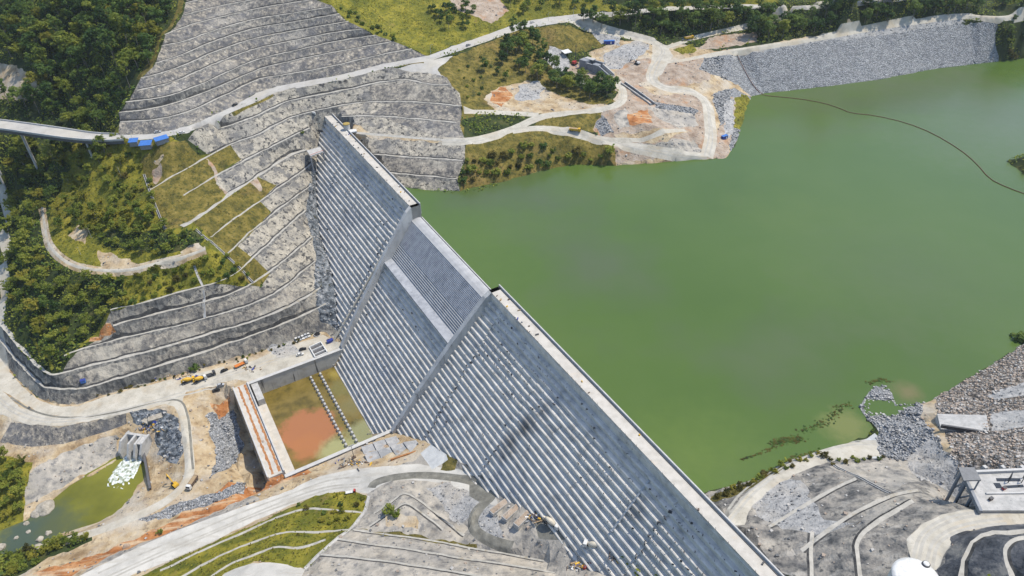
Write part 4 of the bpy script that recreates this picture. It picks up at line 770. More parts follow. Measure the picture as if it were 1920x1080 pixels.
def crown_mesh(name, kind, seed, m):
    rg = np.random.default_rng(seed); Q = []
    if kind == 'round':
        for i in range(24):
            a = rg.uniform(0, 6.283); rr = rg.uniform(.1, 1)**.6*3.6; z = rg.uniform(4.2, 10.6); rr *= math.sqrt(max(.08, 1-((z-7)/4.2)**2)); Q.append(quads([rr*math.cos(a), rr*math.sin(a), z], 42, rg.uniform(1.0, 2.0)*np.array([1, 1, .7]), .62, rg))
    elif kind == 'tall':
        for i in range(26):
            a = rg.uniform(0, 6.283); z = rg.uniform(7, 15.5); rr = rg.uniform(.1, 1)**.6*3.0*math.sqrt(max(.1, 1-((z-11.5)/4.6)**2)); Q.append(quads([rr*math.cos(a), rr*math.sin(a), z], 28, rg.uniform(.7, 1.4)*np.array([1, 1, .7]), .6, rg))
    elif kind == 'bamboo':
        for i in range(26):
            a = rg.uniform(0, 6.283); ln = rg.uniform(.5, 1.2)
            for k in range(6): t = k/5; rr = ln*3.9*t**1.6; Q.append(quads([rr*math.cos(a), rr*math.sin(a), 1.5+8.5*ln*(t-.42*t*t*ln)], 10, np.array([.7, .7, .5]), .55, rg))
    elif kind == 'wide':
        for i in range(26):
            a = rg.uniform(0, 6.283); rr = rg.uniform(.05, 1)**.5*4.8; z = 5.0+rg.uniform(0, 1)*4.0*math.sqrt(max(0, 1-(rr/5.2)**2)); Q.append(quads([rr*math.cos(a), rr*math.sin(a), z], 40, rg.uniform(1.0, 1.9)*np.array([1, 1, .55]), .62, rg))
    else:
        for i in range(14):
            a = rg.uniform(0, 6.283); rr = rg.uniform(0, 1)**.5*1.5; Q.append(quads([rr*math.cos(a), rr*math.sin(a), rg.uniform(.5, 2.1)], 24, rg.uniform(.5, .9)*np.array([1, 1, .8]), .42, rg))
    q = np.concatenate(Q).reshape(-1, 3); F = [(4*i, 4*i+1, 4*i+2, 4*i+3) for i in range(len(q)//4)]
    me = bpy.data.meshes.new(name); me.from_pydata(q.tolist(), [], F); me.materials.append(MATS[m]); return me
def trunk_mesh(h, r, seed, limbs=5):
    rg = random.Random(seed); m = MB(); x = y = 0; z = -1.5; R = r
    pts = [(0, 0, -1.5)]
    for i in range(4): x += rg.uniform(-.25, .25); y += rg.uniform(-.25, .25); z += (h+1.5)/4; pts.append((x, y, z))
    for i in range(4): m.tube(pts[i], pts[i+1], r*(1-.17*i), r*(1-.17*(i+1)), 6)
    for i in range(limbs): a = rg.uniform(0, 6.28); p = pts[3]; l = rg.uniform(1.5, 3); m.tube(p, (p[0]+l*math.cos(a), p[1]+l*math.sin(a), p[2]+rg.uniform(.8, 2.4)), r*.35, r*.12, 4)
    me = bpy.data.meshes.new('trunk'); me.from_pydata(m.v, [], m.f); me.materials.append(MATS['bark']); return me
LEAFW = {'leaf_dark': 'dark green', 'leaf_mid': 'mid green', 'leaf_pale': 'pale yellow-green', 'leaf_olive': 'olive brown'}
KINDW = {'round': 'round crowned tree', 'tall': 'tall bare-trunked tree', 'bamboo': 'arching bamboo clump', 'wide': 'broad spreading tree', 'shrub': 'low leafy shrub'}
OBJN = {'round': 'broadleaf_tree', 'tall': 'forest_tree', 'bamboo': 'bamboo_clump', 'wide': 'spreading_tree', 'shrub': 'shrub'}
PROTO = {}
def proto(kind, m, v):
    k = (kind, m, v)
    if k not in PROTO:
        sd = abs(hash(kind)) % 1; sd = sum(map(ord, kind+m))+v*37
        PROTO[k] = (crown_mesh('crown', kind, sd, m), trunk_mesh({'round': 6.5, 'tall': 11, 'bamboo': 3, 'wide': 6.5, 'shrub': .8}[kind], {'round': .28, 'tall': .26, 'bamboo': .3, 'wide': .32, 'shrub': .1}[kind], sd, 5 if kind != 'shrub' else 2))
    return PROTO[k]
NTREE = [0, 0]; TREES = []
def plant(x, y, kind, m, sc, place, group, rg, label=None, z=None):
    c, t = proto(kind, m, rg.randrange(3))
    o = empty(OBJN[kind], (x, y, gz(x, y)-.1 if z is None else z), rg.uniform(0, 6.28)); o.scale = (sc*rg.uniform(.9, 1.1), sc*rg.uniform(.9, 1.1), sc*rg.uniform(.88, 1.15))
    big = 'large ' if sc > 1.05 else 'small ' if sc < .8 else ''
    tag(o, label or f'{big}{LEAFW[m]} {KINDW[kind]} {place}', 'shrub' if kind == 'shrub' else 'bamboo' if kind == 'bamboo' else 'tree', group)
    for nm, me in (('crown', c), ('trunk', t)): q = bpy.data.objects.new(nm, me); COL.objects.link(q); q.parent = o
    NTREE[kind == 'shrub'] += 1
    return o
def in_poly(q, x, y): 
    return len(inside(q, np.array([[x, y]]))) > 0
AVOID = [np.array([ghit(*q)[:2] for q in ((-40, 125), (30, 120), (62, 142), (80, 168), (50, 192), (-30, 196))])]
def grow(poly, spacing, n, kinds, sc, place, group, seed, z=None):
    """scatter single plants over a plan polygon, no two closer than the spacing"""
    rg = random.Random(seed); P = np.array([ghit(*q)[:2] for q in poly]); lo, hi = P.min(0), P.max(0); got = []
    for _ in range(n*40):
        if len(got) >= n: break
        x, y = rg.uniform(lo[0], hi[0]), rg.uniform(lo[1], hi[1])
        if not in_poly(P, x, y) or any(in_poly(v, x, y) for v in AVOID) or any((x-a)**2+(y-b)**2 < spacing*spacing for a, b in got): continue
        got.append((x, y)); k, m = rg.choice(kinds); plant(x, y, k, m, rg.uniform(*sc), place, group, rg)
J = [('round', 'leaf_dark')]*4+[('wide', 'leaf_dark')]*3+[('tall', 'leaf_dark')]*2+[('round', 'leaf_mid')]*3+[('wide', 'leaf_mid')]*2+[('tall', 'leaf_mid')]+[('bamboo', 'leaf_mid')]*2+[('wide', 'leaf_pale')]
grow([(-30, -10), (120, -8), (110, 110), (95, 215), (0, 200), (-50, 180)], 9.6, 54, J, (1.0, 2.0), 'in jungle above the viaduct', 'jungle trees left of the terraced cut', 1)
grow([(120, -8), (335, -8), (300, 70), (280, 125), (255, 150), (110, 110)], 9.2, 54, J, (1.0, 2.0), 'in upper jungle beside the terraces', 'jungle trees left of the terraced cut', 2)
grow([(110, 110), (255, 150), (230, 195), (212, 240), (175, 240), (95, 218)], 7.6, 46, J, (.8, 1.25), 'between viaduct and terraces', 'jungle trees left of the terraced cut', 3)
KN = [('round', 'leaf_mid')]*3+[('bamboo', 'leaf_mid')]*5+[('wide', 'leaf_mid')]*2+[('round', 'leaf_dark')]+[('bamboo', 'leaf_pale')]*3+[('wide', 'leaf_pale')]
grow([(10, 300), (90, 285), (160, 300), (130, 350), (80, 400), (60, 460), (20, 470), (8, 380)], 7.0, 38, KN, (.7, 1.1), 'below the viaduct on the left bank', 'trees on the left bank knoll', 4)
grow([(40, 262), (120, 268), (200, 272), (200, 290), (120, 292), (30, 285)], 6.0, 16, KN, (.8, 1.15), 'directly below the viaduct deck', 'trees on the left bank knoll', 27)
grow([(150, 752), (200, 733), (300, 708), (420, 676), (424, 682), (300, 716), (200, 742)], 2.6, 22, [('shrub', 'leaf_olive'), ('shrub', 'leaf_mid')], (.35, .7), 'at the foot of the lower terraces', 'weeds along the terrace foot', 28)
grow([(440, 676), (480, 658), (560, 636), (562, 642), (482, 665), (444, 683)], 2.6, 12, [('shrub', 'leaf_olive'), ('shrub', 'leaf_mid')], (.35, .8), 'at the rock foot near the parked cars', 'weeds along the terrace foot', 29)
grow([(110, 330), (180, 330), (250, 370), (300, 415), (300, 440), (200, 440), (120, 440), (95, 390)], 5.2, 46, [('bamboo', 'leaf_mid'), ('shrub', 'leaf_mid'), ('shrub', 'leaf_pale'), ('bamboo', 'leaf_pale'), ('round', 'leaf_mid')], (.5, .9), 'on the grassy knoll above the track loop', 'trees on the left bank knoll', 30)
grow([(28, 285), (95, 285), (95, 335), (28, 335)], 5.5, 9, [('round', 'leaf_mid'), ('bamboo', 'leaf_mid'), ('wide', 'leaf_mid')], (1.1, 1.5), 'around the viaduct pier', 'trees on the left bank knoll', 31)
grow([(15, 470), (65, 470), (100, 510), (230, 530), (205, 590), (165, 640), (110, 690), (50, 625), (20, 560)], 6.6, 52, KN, (.65, 1.05), 'between track and lower terraces', 'trees on the left bank knoll', 5)
grow([(130, 400), (180, 395), (250, 405), (300, 420), (370, 440), (370, 465), (300, 488), (200, 470), (150, 425)], 6.4, 40, KN, (.5, .85), 'inside the loop of the curved track', 'trees on the left bank knoll', 6)
grow([(140, 300), (230, 285), (262, 330), (240, 380), (170, 330)], 7.5, 9, KN, (.5, .8), 'below the blue roofed sheds', 'trees on the left bank knoll', 7)
SH = [('shrub', 'leaf_mid')]*3+[('shrub', 'leaf_pale')]*2+[('shrub', 'leaf_dark')]+[('shrub', 'leaf_olive')]
grow([(230, 525), (370, 490), (425, 480), (470, 520), (440, 535), (330, 545), (215, 585)], 4.2, 46, SH, (.8, 1.5), 'on the grass above the lower terraces', 'shrubs on the left bank', 8)
grow([(190, 270), (265, 285), (310, 430), (260, 400), (200, 330)], 5.0, 34, SH, (.8, 1.6), 'on the grass west of the drain', 'shrubs on the left bank', 9)
FT = [('round', 'leaf_dark')]*4+[('wide', 'leaf_dark')]*3+[('round', 'leaf_mid')]+[('tall', 'leaf_dark')]
grow([(945, 85), (985, 60), (1010, 90), (1035, 125), (1060, 150), (1150, 170), (1155, 190), (1060, 182), (1020, 155), (960, 130)], 7.2, 34, FT, (.95, 1.4), 'on the wooded spur', 'trees on the peninsula', 10)
grow([(850, 135), (900, 105), (960, 110), (950, 160), (925, 165), (880, 195), (860, 165)], 6.5, 20, [('shrub', 'leaf_mid'), ('shrub', 'leaf_dark'), ('round', 'leaf_dark')], (.6, .95), 'on the steep grass below the main road', 'scrub on the peninsula', 11)
grow([(1085, 40), (1250, 32), (1450, 22), (1445, 38), (1340, 58), (1250, 66), (1130, 52)], 7.4, 44, FT, (1.0, 1.65), 'between upper and site roads', 'roadside belt of trees', 12)
grow([(1400, 56), (1540, 24), (1650, 2), (1800, -8), (1815, 22), (1700, 36), (1560, 56), (1410, 78)], 7.6, 52, FT, (1.0, 1.6), 'above the grey stone bank', 'trees above the stone bank', 13)
grow([(1815, 0), (1990, -10), (1960, 10), (1885, 26), (1820, 20)], 8, 14, FT, (.8, 1.2), 'in the far corner beyond the stone bank', 'trees above the stone bank', 14)
grow([(1885, 38), (1980, 25), (1990, 70), (1890, 80)], 6.5, 12, FT, (.6, .9), 'at the far end of the stone bank', 'trees at the end of the stone bank', 15)
grow([(1872, 75), (1900, 78), (1905, 112), (1878, 113)], 3.5, 8, [('shrub', 'leaf_olive'), ('shrub', 'leaf_mid')], (1.2, 1.8), 'at the water end of the stone bank', 'shrubs at the end of the stone bank', 16)
grow([(800, 15), (890, 15), (890, 48), (850, 62), (800, 35)], 6.5, 14, FT, (.6, .95), 'in the copse on the grass above the main road', 'copse above the main road', 17)
grow([(940, -5), (1120, -15), (1110, 8), (985, 28), (955, 25)], 8, 14, FT, (.6, 1.0), 'behind the bend of the upper road', 'trees behind the upper road', 18)
grow([(630, 5), (660, 20), (730, 62), (760, 85), (790, 100), (740, 78), (660, 40)], 4.5, 14, [('shrub', 'leaf_mid'), ('shrub', 'leaf_dark')], (.7, 1.3), 'along the right edge of the terraced slope', 'shrubs beside the terraced cut', 19)
grow([(870, 300), (1000, 262), (1140, 282), (1150, 302), (1060, 300), (930, 335), (870, 345)], 4.8, 44, [('shrub', 'leaf_olive'), ('shrub', 'leaf_mid'), ('shrub', 'leaf_dark'), ('shrub', 'leaf_mid')], (.9, 2.1), 'on the grassy bank above the reservoir', 'shrubs above the reservoir', 20)
grow([(-20, 850), (50, 865), (50, 940), (20, 985), (-20, 990)], 5.5, 22, KN, (.55, .85), 'on the river bank at the left edge', 'trees by the river', 21)
grow([(-20, 1040), (60, 1030), (140, 1005), (175, 1003), (100, 1035), (50, 1070), (-20, 1085)], 4.5, 22, SH, (1.0, 1.8), 'on the near bank of the river', 'shrubs by the river', 22)
grow([(560, 945), (640, 925), (685, 935), (680, 955), (640, 985), (560, 985)], 4, 14, SH, (.6, 1.0), 'on the grass terraces beside the haul road', 'shrubs on the grass terraces', 23)
grow([(1335, 932), (1400, 903), (1450, 878), (1540, 848), (1545, 856), (1450, 888), (1345, 943)], 2.6, 24, [('shrub', 'leaf_olive'), ('shrub', 'leaf_mid'), ('shrub', 'leaf_pale')], (.5, .95), 'along the near right shore', 'shrubs on the near shore', 24)
grow([(1545, 862), (1600, 858), (1660, 856), (1650, 864), (1560, 872)], 2.4, 10, [('shrub', 'leaf_olive'), ('shrub', 'leaf_mid')], (.4, .7), 'beside the track end on the right bank', 'shrubs on the right bank', 25)
for px, py, sc, lb in ((728, 960, 1.5, 'green shrub alone on the pale mound, left of a pair'), (743, 966, 1.3, 'green shrub alone on the pale mound, right of a pair'), (365, 692, 1.7, 'dark shrub at the foot of the lowest terrace by the parked lorries'), (1910, 640, 2.2, 'dark shrub at the water edge on the right border'), (568, 250, .8, 'small green shrub rooted on a terrace beside the dam crest'), (300, 1000, .9, 'small bush on the dirt beside the orange track')):
    q = ghit(px, py); plant(q[0], q[1], 'shrub', 'leaf_mid' if sc < 1.6 else 'leaf_dark', sc, '', None, random.Random(px), lb)
print('trees, shrubs', NTREE)
# undergrowth: one mass of leaves over the forest floor and coarse tufts on the grass
def carpet(name, zones, step, size, hgt, m, seed, keep=1.0):
    rg = np.random.default_rng(seed); sel = np.nonzero(np.isin(fz, [mid[z] for z in zones]))[0]; T = GV[ff[sel]]
    c = T.mean(1); ok = ~((c[:, 2] < WATER+.3) & (c[:, 0] > 0) & (c[:, 1] > 170)) & (c[:, 0] > -420) & (c[:, 0] < 480) & (c[:, 1] < 790); T = T[ok]
    ar = np.linalg.norm(np.cross(T[:, 1]-T[:, 0], T[:, 2]-T[:, 0]), axis=1)/2; n = rg.poisson(ar/step**2*keep); idx = np.repeat(np.arange(len(T)), n)
    r1, r2 = np.sqrt(rg.random((len(idx), 1))), rg.random((len(idx), 1)); p = T[idx, 0]*(1-r1)+T[idx, 1]*r1*(1-r2)+T[idx, 2]*r1*r2
    dens = np.array([noise.noise((x*.05, y*.05, seed)) for x, y in p[:, :2]]); k = dens > -.12; p = p[k]; N = len(p)
    p[:, 2] += rg.uniform(0, hgt, N); nn = rg.normal(size=(N, 3))*.6+[0, 0, .7]; nn /= np.linalg.norm(nn, axis=1)[:, None]
    t = np.cross(nn, rg.normal(size=(N, 3))); t /= np.linalg.norm(t, axis=1)[:, None]; b = np.cross(nn, t); s = size*rg.uniform(.4, 1.2, (N, 1))
    q = np.stack([p-t*s, p-b*s*.7, p+t*s, p+b*s*.6], 1).reshape(-1, 3)
    me = bpy.data.meshes.new(name); me.from_pydata(q.tolist(), [], [(4*i, 4*i+1, 4*i+2, 4*i+3) for i in range(N)]); me.materials.append(MATS[m]); o = bpy.data.objects.new(name, me); COL.objects.link(o); tag(o, kind='stuff'); print(name, N); return o
carpet('undergrowth', ['floor_forest'], 2.0, 1.1, 2.6, 'leaf_dark', 3)
carpet('undergrowth', ['floor_forest'], 1.8, 1.0, 3.0, 'leaf_mid', 5)
carpet('grass', ['grass_bright'], 1.7, .55, .7, 'leaf_pale', 4); carpet('grass', ['grass_bright'], 2.4, .6, .9, 'leaf_olive', 6)
carpet('grass', ['grass_olive', 'shore_scrub'], 2.0, .5, .6, 'leaf_olive', 7)
# ------------------------------------------------------------------ built things
flat('blue_roof', (.05, .16, .46), .5); flat('blue_dark', (.03, .05, .25), .5); flat('white_paint', (.62, .62, .60), .5); flat('cream_paint', (.55, .50, .40), .5); flat('yellow_paint', (.60, .36, .03), .5)
flat('red_paint', (.40, .04, .035), .5); flat('orange_paint', (.55, .17, .03), .6); flat('glass_dark', (.02, .025, .03), .15, spec=.6); flat('rubber', (.02, .02, .02), .9); flat('grey_paint', (.25, .26, .27), .5); flat('silver', (.40, .42, .44), .4)
flat('timber', (.33, .24, .14), .8); flat('brown_steel', (.11, .075, .055), .7); flat('boom_red', (.17, .075, .05), .7); flat('roof_grey', (.17, .175, .18), .7); flat('ochre', (.34, .25, .07), .8)
mat('conc_new', [(0.3, (.30, .30, .29)), (0.55, (.42, .415, .40)), (0.8, (.50, .49, .465))], .4, detail=7, bump=.1, mottled=[((1.2, 1.2, .15), (.14, .14, .14), .60, .70, .6)])
mat('conc_blue', [(0.3, (.16, .175, .195)), (0.55, (.24, .255, .275)), (0.8, (.33, .34, .35))], .4, detail=7, bump=.1)
mat('stone_pale', [(0.3, (.20, .18, .145)), (0.55, (.35, .32, .265)), (0.8, (.45, .42, .36))], .5, detail=8, bump=.5)
mat('rust_mud', [(0.3, (.22, .09, .035)), (0.55, (.36, .17, .07)), (0.8, (.48, .33, .2))], .6, detail=8, bump=.2)
mat('apron_conc', [(0.3, (.26, .265, .27)), (0.55, (.36, .36, .355)), (0.8, (.44, .43, .41))], .35, detail=8, bump=.1, mottled=[(.25, (.34, .20, .08), .60, .68, .7), (.12, (.20, .21, .22), .54, .62, .6)])
mat('foam', [(0.38, (.16, .19, .09)), (0.48, (.45, .49, .44)), (0.62, (.76, .78, .77))], .55, detail=8, bump=.6, bscale=2)
def P3(px, py): return ghit(px, py)
def yaw(a, b):
    p, q = ghit(*a), ghit(*b); return math.atan2(q[1]-p[1], q[0]-p[0])
def place(o, px, py, to=None, rz=None, dz=0.0):
    p = ghit(px, py); o.location = (p[0], p[1], p[2]+dz); o.rotation_euler = (0, 0, yaw((px, py), to) if to else (rz or 0)); return o
def wheel(parent, x, y, r=.36, w=.26):
    m = MB(); m.tube((x, y-w/2, r), (x, y+w/2, r), r, r, 12); o = m.build('wheel', 'rubber', parent)
    m = MB(); m.tube((x, y-w/2-.02, r), (x, y+w/2+.02, r), r*.55, r*.55, 10); m.build('rim', 'silver', o); return o
def car(body, label, group=None, van=False):
    o = empty('van' if van else 'car', (0, 0, 0)); tag(o, label, 'van' if van else 'car', group); m = MB()
    m.prism([(-2.2, .35), (2.2, .35), (2.25, .62), (2.1, .82), (1.0, .95), (-2.15, 1.0), (-2.25, .6)], -.86, .86); m.build('body', body, o)
    pr = [(-2.1, .99), (1.25, .94), (.75, 1.85), (-2.0, 1.9)] if van else [(-1.75, .98), (1.0, .94), (.35, 1.42), (-1.25, 1.46)]
    m = MB(); m.prism(pr, -.80, .80); m.build('cabin', 'glass_dark', o)
    m = MB(); m.box((-.45 if not van else -.6, 0, 1.47 if not van else 1.9), (1.65 if not van else 2.7, 1.5, .06)); m.build('roof', body, o)
    for x in (-1.35, 1.4):
        for y in (-.8, .8): wheel(o, x, y)
    return o
def lorry(cab, bed, kind, label, group=None, name='lorry', cat='lorry'):
    o = empty(name, (0, 0, 0)); tag(o, label, cat, group)
    m = MB(); m.box((0, 0, .95), (8, .9, .3)); m.build('chassis', 'steel_dark', o)
    m = MB(); m.prism([(2.5, .7), (4.2, .7), (4.25, 1.9), (3.9, 2.9), (2.5, 2.95)], -1.2, 1.2); c = m.build('cab', cab, o)
    m = MB(); m.prism([(3.98, 1.9), (4.30, 1.9), (4.0, 2.7), (3.75, 2.7)], -1.08, 1.08); m.build('windscreen', 'glass_dark', c)
    if kind == 'mixer':
        m = MB(); prof = [(.35, -.2), (.9, .3), (1.25, 1.6), (1.25, 2.8), (.75, 4.4), (.55, 4.9)]; m.lathe((0, 0, 0), prof, 14); d = m.build('drum', bed, o, smooth=True); d.rotation_euler = (0, math.radians(-72), 0); d.location = (2.0, 0, 1.9)
        m = MB(); m.prism([(-4.2, 1.6), (-3.2, 1.6), (-2.9, 3.2), (-3.5, 3.5)], -.4, .4); m.build('hopper', bed, o)
    elif kind == 'dump':
        m = MB(); m.prism([(-3.9, 1.2), (2.1, 1.2), (2.3, 2.6), (-4.1, 2.5)], -1.25, 1.25); b = m.build('tipper_body', bed, o); m = MB(); m.box((-.9, 0, 2.58), (5.6, 2.1, .1)); m.build('load', 'timber', b)
    else:
        m = MB(); m.box((-1.0, 0, 1.25), (6.2, 2.45, .25)); m.build('flatbed', bed, o); m = MB(); m.box((-4.05, 0, 1.6), (.1, 2.45, .6)); m.build('tailboard', bed, o)
    for x in (-3.1, -1.9, 3.2):
        for y in (-1.0, 1.0): wheel(o, x, y, .52, .4)
    return o
def excavator(paint, label):
    o = empty('excavator', (0, 0, 0)); tag(o, label, 'excavator')
    for y in (-1.15, 1.15):
        m = MB(); m.prism([(-2.0, .25), (-1.6, 0), (1.6, 0), (2.0, .25), (2.0, .7), (1.6, .9), (-1.6, .9), (-2.0, .7)], y-.32, y+.32); m.build('track', 'rubber', o)
    m = MB(); m.prism([(-2.1, 1.0), (1.4, 1.0), (1.4, 1.7), (-.2, 1.9), (-1.9, 2.1)], -1.3, 1.3); m.build('engine_house', paint, o)
    m = MB(); m.prism([(.1, 1.1), (1.6, 1.1), (1.5, 2.2), (1.1, 2.85), (.1, 2.85)], .3, 1.3); m.build('cab', 'glass_dark', o)
    m = MB(); m.prism([(1.2, 1.3), (1.6, 1.7), (3.6, 4.6), (5.6, 5.5), (5.7, 5.1), (3.9, 4.1), (1.9, 1.3)], -.28, .22); m.build('boom', paint, o)
    m = MB(); m.prism([(5.2, 5.7), (5.7, 5.7), (7.0, 2.2), (6.6, 2.1)], -.2, .15); m.build('stick', paint, o)
    m = MB(); m.prism([(6.5, 2.3), (7.2, 2.2), (7.3, 1.2), (6.6, .7), (6.0, 1.0), (6.5, 1.4)], -.5, .45); m.build('bucket', 'steel_dark', o)
    return o
def pole(px, py, h, label, lamp=False, r=.10):
    p = ghit(px, py); o = empty('lamp_post' if lamp else 'utility_pole', p); tag(o, label, 'lamp post' if lamp else 'pole')
    m = MB(); m.tube((0, 0, -.5), (0, 0, h), r, r*.6, 6); m.build('shaft', 'silver' if lamp else 'parapet', o)
    m = MB()
    if lamp: m.tube((0, 0, h-.1), (1.6, 0, h+.2), .07, .05, 5); m.box((1.8, 0, h+.2), (.7, .3, .12)); m.build('lamp_arm', 'silver', o)
    else: m.box((0, 0, h-.5), (1.7, .12, .14)); m.build('crossarm', 'timber', o)
# viaduct
vu = [(x, y) for x, y in ROAD_UP if x < 215]+[(222, 252)]; vd = [(x, y) for x, y in ROAD_DN if x < 200]+[(232, 263)]
A = smooth_line(U(vu, 11.2), 6, 2); B = smooth_line(U(vd, 11.2), 6, 2); n_ = min(len(A), len(B)); A = A[np.linspace(0, len(A)-1, n_).astype(int)]; B = B[np.linspace(0, len(B)-1, n_).astype(int)]
via = empty('viaduct', A[n_//2]-np.array([0, 0, 20])); tag(via, 'pale road viaduct on tall concrete piers crossing the wooded gully', 'viaduct'); bpy.context.view_layer.update()
def strip(name, A, B, z0, z1, m, parent):
    V = []; F = []
    for a, b in zip(A, B): V += [(a[0], a[1], a[2]+z0), (b[0], b[1], b[2]+z0), (b[0], b[1], b[2]+z1), (a[0], a[1], a[2]+z1)]
    for i in range(len(A)-1):
        for k in range(4): F.append((4*i+k, 4*i+(k+1) % 4, 4*i+4+(k+1) % 4, 4*i+4+k))
    n = len(V); F += [(0, 1, 2, 3), (n-1, n-2, n-3, n-4)]
    return child(new_obj(name, V, F, m, None), parent)
strip('deck', A, B, -.5, 0, 'road_paved', via); strip('parapet', A, A+(B-A)*.04, 0, 1.0, 'parapet', via); strip('parapet', B+(A-B)*.04, B, 0, 1.0, 'parapet', via)
strip('girder', A*.9+B*.1, A*.75+B*.25, -2.8, -.5, 'block_dark', via); strip('girder', B*.96+A*.04, B*.8+A*.2, -2.8, -.5, 'block_dark', via)
for t in (.10, .30, .48, .645, .885):
    i = int(t*(n_-1)); a, b = A[i], B[i]
    for w in (.22, .78):
        q = a*(1-w)+b*w; m = MB(); m.tube((q[0], q[1], min(gz(q[0], q[1]), q[2]-8)-3), (q[0], q[1], q[2]-3.2), .8, .8, 10); child(m.build('pier', 'conc_new'), via)
    d = (b-a)/np.linalg.norm(b-a); yw = math.atan2(d[1], d[0]); c = (a+b)/2; m = MB(); m.box((c[0], c[1], c[2]-2.9), (float(np.linalg.norm(b-a))*.8, 1.6, 1.0), yw); child(m.build('pier_cap', 'conc_new'), via)
# blue roofed sheds
for (px, py, to, L_, D_, lb) in ((253, 272, (268, 268), 6.0, 5.0, 'small blue roofed shed beside the road, nearest the viaduct'), (276, 277, (300, 268), 8.0, 6.5, 'largest blue roofed open shed, between two smaller ones'), (305, 268, (322, 259), 9.0, 5.0, 'blue roofed shed with yellow side panel, nearest the terraced cut')):
    o = empty('shed', (0, 0, 0)); tag(o, lb, 'shed', 'blue roofed sheds'); place(o, px, py, to); o.location.z += .2
    m = MB(); m.box((0, .3, 1.2), (L_*.9, D_*.75, 3.6)); m.build('wall', 'grey_paint', o)
    m = MB(); m.hexa([(-L_/2, -D_/2, 2.9), (L_/2, -D_/2, 2.9), (L_/2, D_/2, 3.9), (-L_/2, D_/2, 3.9), (-L_/2, -D_/2, 3.05), (L_/2, -D_/2, 3.05), (L_/2, D_/2, 4.05), (-L_/2, D_/2, 4.05)]); m.build('roof', 'blue_roof', o)
    for x in (-L_*.47, L_*.47): m = MB(); m.tube((x, -D_*.46, -1.5), (x, -D_*.46, 2.95), .09, .09, 6); m.build('post', 'steel_dark', o)
    if L_ == 9.0: m = MB(); m.box((L_*.46, 0, 1.6), (.15, D_*.7, 2.0)); m.build('side_panel', 'yellow_paint', o)
# service bridge beside the basin
sb = empty('service_bridge', W(320, -9, -94)); tag(sb, 'narrow concrete service bridge smeared with orange mud along the basin end', 'bridge'); bpy.context.view_layer.update()
child(wbox(279.5, 357.5, -13.4, -4.3, -96, -81.85).build('deck', 'crest_pave'), sb)
for o0, o1 in ((-13.4, -12.7), (-5.0, -4.3)): child(wbox(279.5, 357.5, o0, o1, -81.85, -80.75).build('parapet', 'parapet'), sb)
for o0 in (-11.2, -7.6):
    rg = random.Random(int(o0*10)); V = []; F = []; n = 50
    for i in range(n): s = 281+76*i/(n-1); w0 = rg.uniform(.3, .9); V += [W(s, o0-w0, -81.82), W(s, o0+rg.uniform(.3, 1.0), -81.82)]
    for i in range(n-1): F.append((2*i, 2*i+1, 2*i+3, 2*i+2))
    child(new_obj('mud_track', V, F, 'rust_mud'), sb)
child(wbox(340, 356.5, -18.4, -14.5, -87, -82.6).build('landing', 'conc_new'), sb)
# conveyor pipes lying on the faces
def pipe(s0, o0, z0, s1, o1, z1, r, label, m):
    a, b = W(s0, o0, z0), W(s1, o1, z1); o = empty('delivery_pipe', (a+b)/2); tag(o, label, 'pipe'); bpy.context.view_layer.update()
    q = MB(); q.tube(a, b, r, r, 10); child(q.build('tube', m), o)
    for t in (0, .2, .4, .6, .8, 1.0): c = a+(b-a)*t; q = MB(); q.tube(c-(b-a)*.004, c+(b-a)*.004, r*1.35, r*1.35, 10); child(q.build('flange', 'silver'), o)
    for t in (.12, .5, .9): c = a+(b-a)*t; q = MB(); q.tube(c-np.array([0, 0, 3.0]), c, .12, .12, 5); child(q.build('support', 'steel_dark'), o)
pipe(365.5, -112.0, -28.2, 366, -69.5, -82.0, .62, 'long pale delivery pipe running down the left face beside the training wall', 'cream_paint')
pipe(132, -129.0, -7.2, 132.3, -113.0, -27.5, .45, 'dark slanted delivery pipe on the near right face of the dam', 'silver')
o = empty('pump_unit', W(367, -68, -81.8)); tag(o, 'blue pump unit at the lower end of the pale pipe', 'pump'); m = MB(); m.box((0, 0, .9), (4, 2.4, 1.8), .5); m.build('housing', 'blue_dark', o); m = MB(); m.tube((-1, 0, 1.7), (-1, 0, 2.6), .35, .3, 8); m.build('stack', 'steel_dark', o)
# platform and tower by the left crest end
pl = U([(575, 282), (600, 275), (606, 284), (582, 293)], -14.5); c = pl.mean(0); o = empty('landing_platform', c); tag(o, 'white landing platform with red rail beside the left dam face', 'platform'); bpy.context.view_layer.update()
m = MB(); m.hexa([tuple(p-[0, 0, .8]) for p in pl[::-1]]+[tuple(p) for p in pl[::-1]]); child(m.build('slab', 'conc_new'), o)
for i in (2, 3): m = MB(); p = pl[i]; m.tube((p[0], p[1], p[2]-14), (p[0], p[1], p[2]-.8), .5, .5, 8); child(m.build('column', 'conc_blue'), o)
m = MB(); m.tube(pl[3]+[0, 0, 1], pl[2]+[0, 0, 1], .15, .15, 5); m.tube(pl[3], pl[3]+[0, 0, 1], .1, .1, 4); m.tube(pl[2], pl[2]+[0, 0, 1], .1, .1, 4); child(m.build('rail', 'red_paint'), o)
q = U([(651, 243)], 0)[0]; o = empty('valve_tower', q); tag(o, 'short round concrete tower with ochre top on a white pad behind the crest', 'tower'); m = MB(); m.lathe((0, 0, -3), [(2.3, 0), (2.3, 7.2)], 16); m.build('shaft', 'conc_new', o); m = MB(); m.lathe((0, 0, 4.2), [(2.5, 0), (2.5, .5), (1.8, .7)], 16); m.build('top_slab', 'ochre', o); m = MB(); m.box((3.4, -2.6, -.2), (7.5, 4.6, .8), .3); m.build('pad', 'white_paint', o)
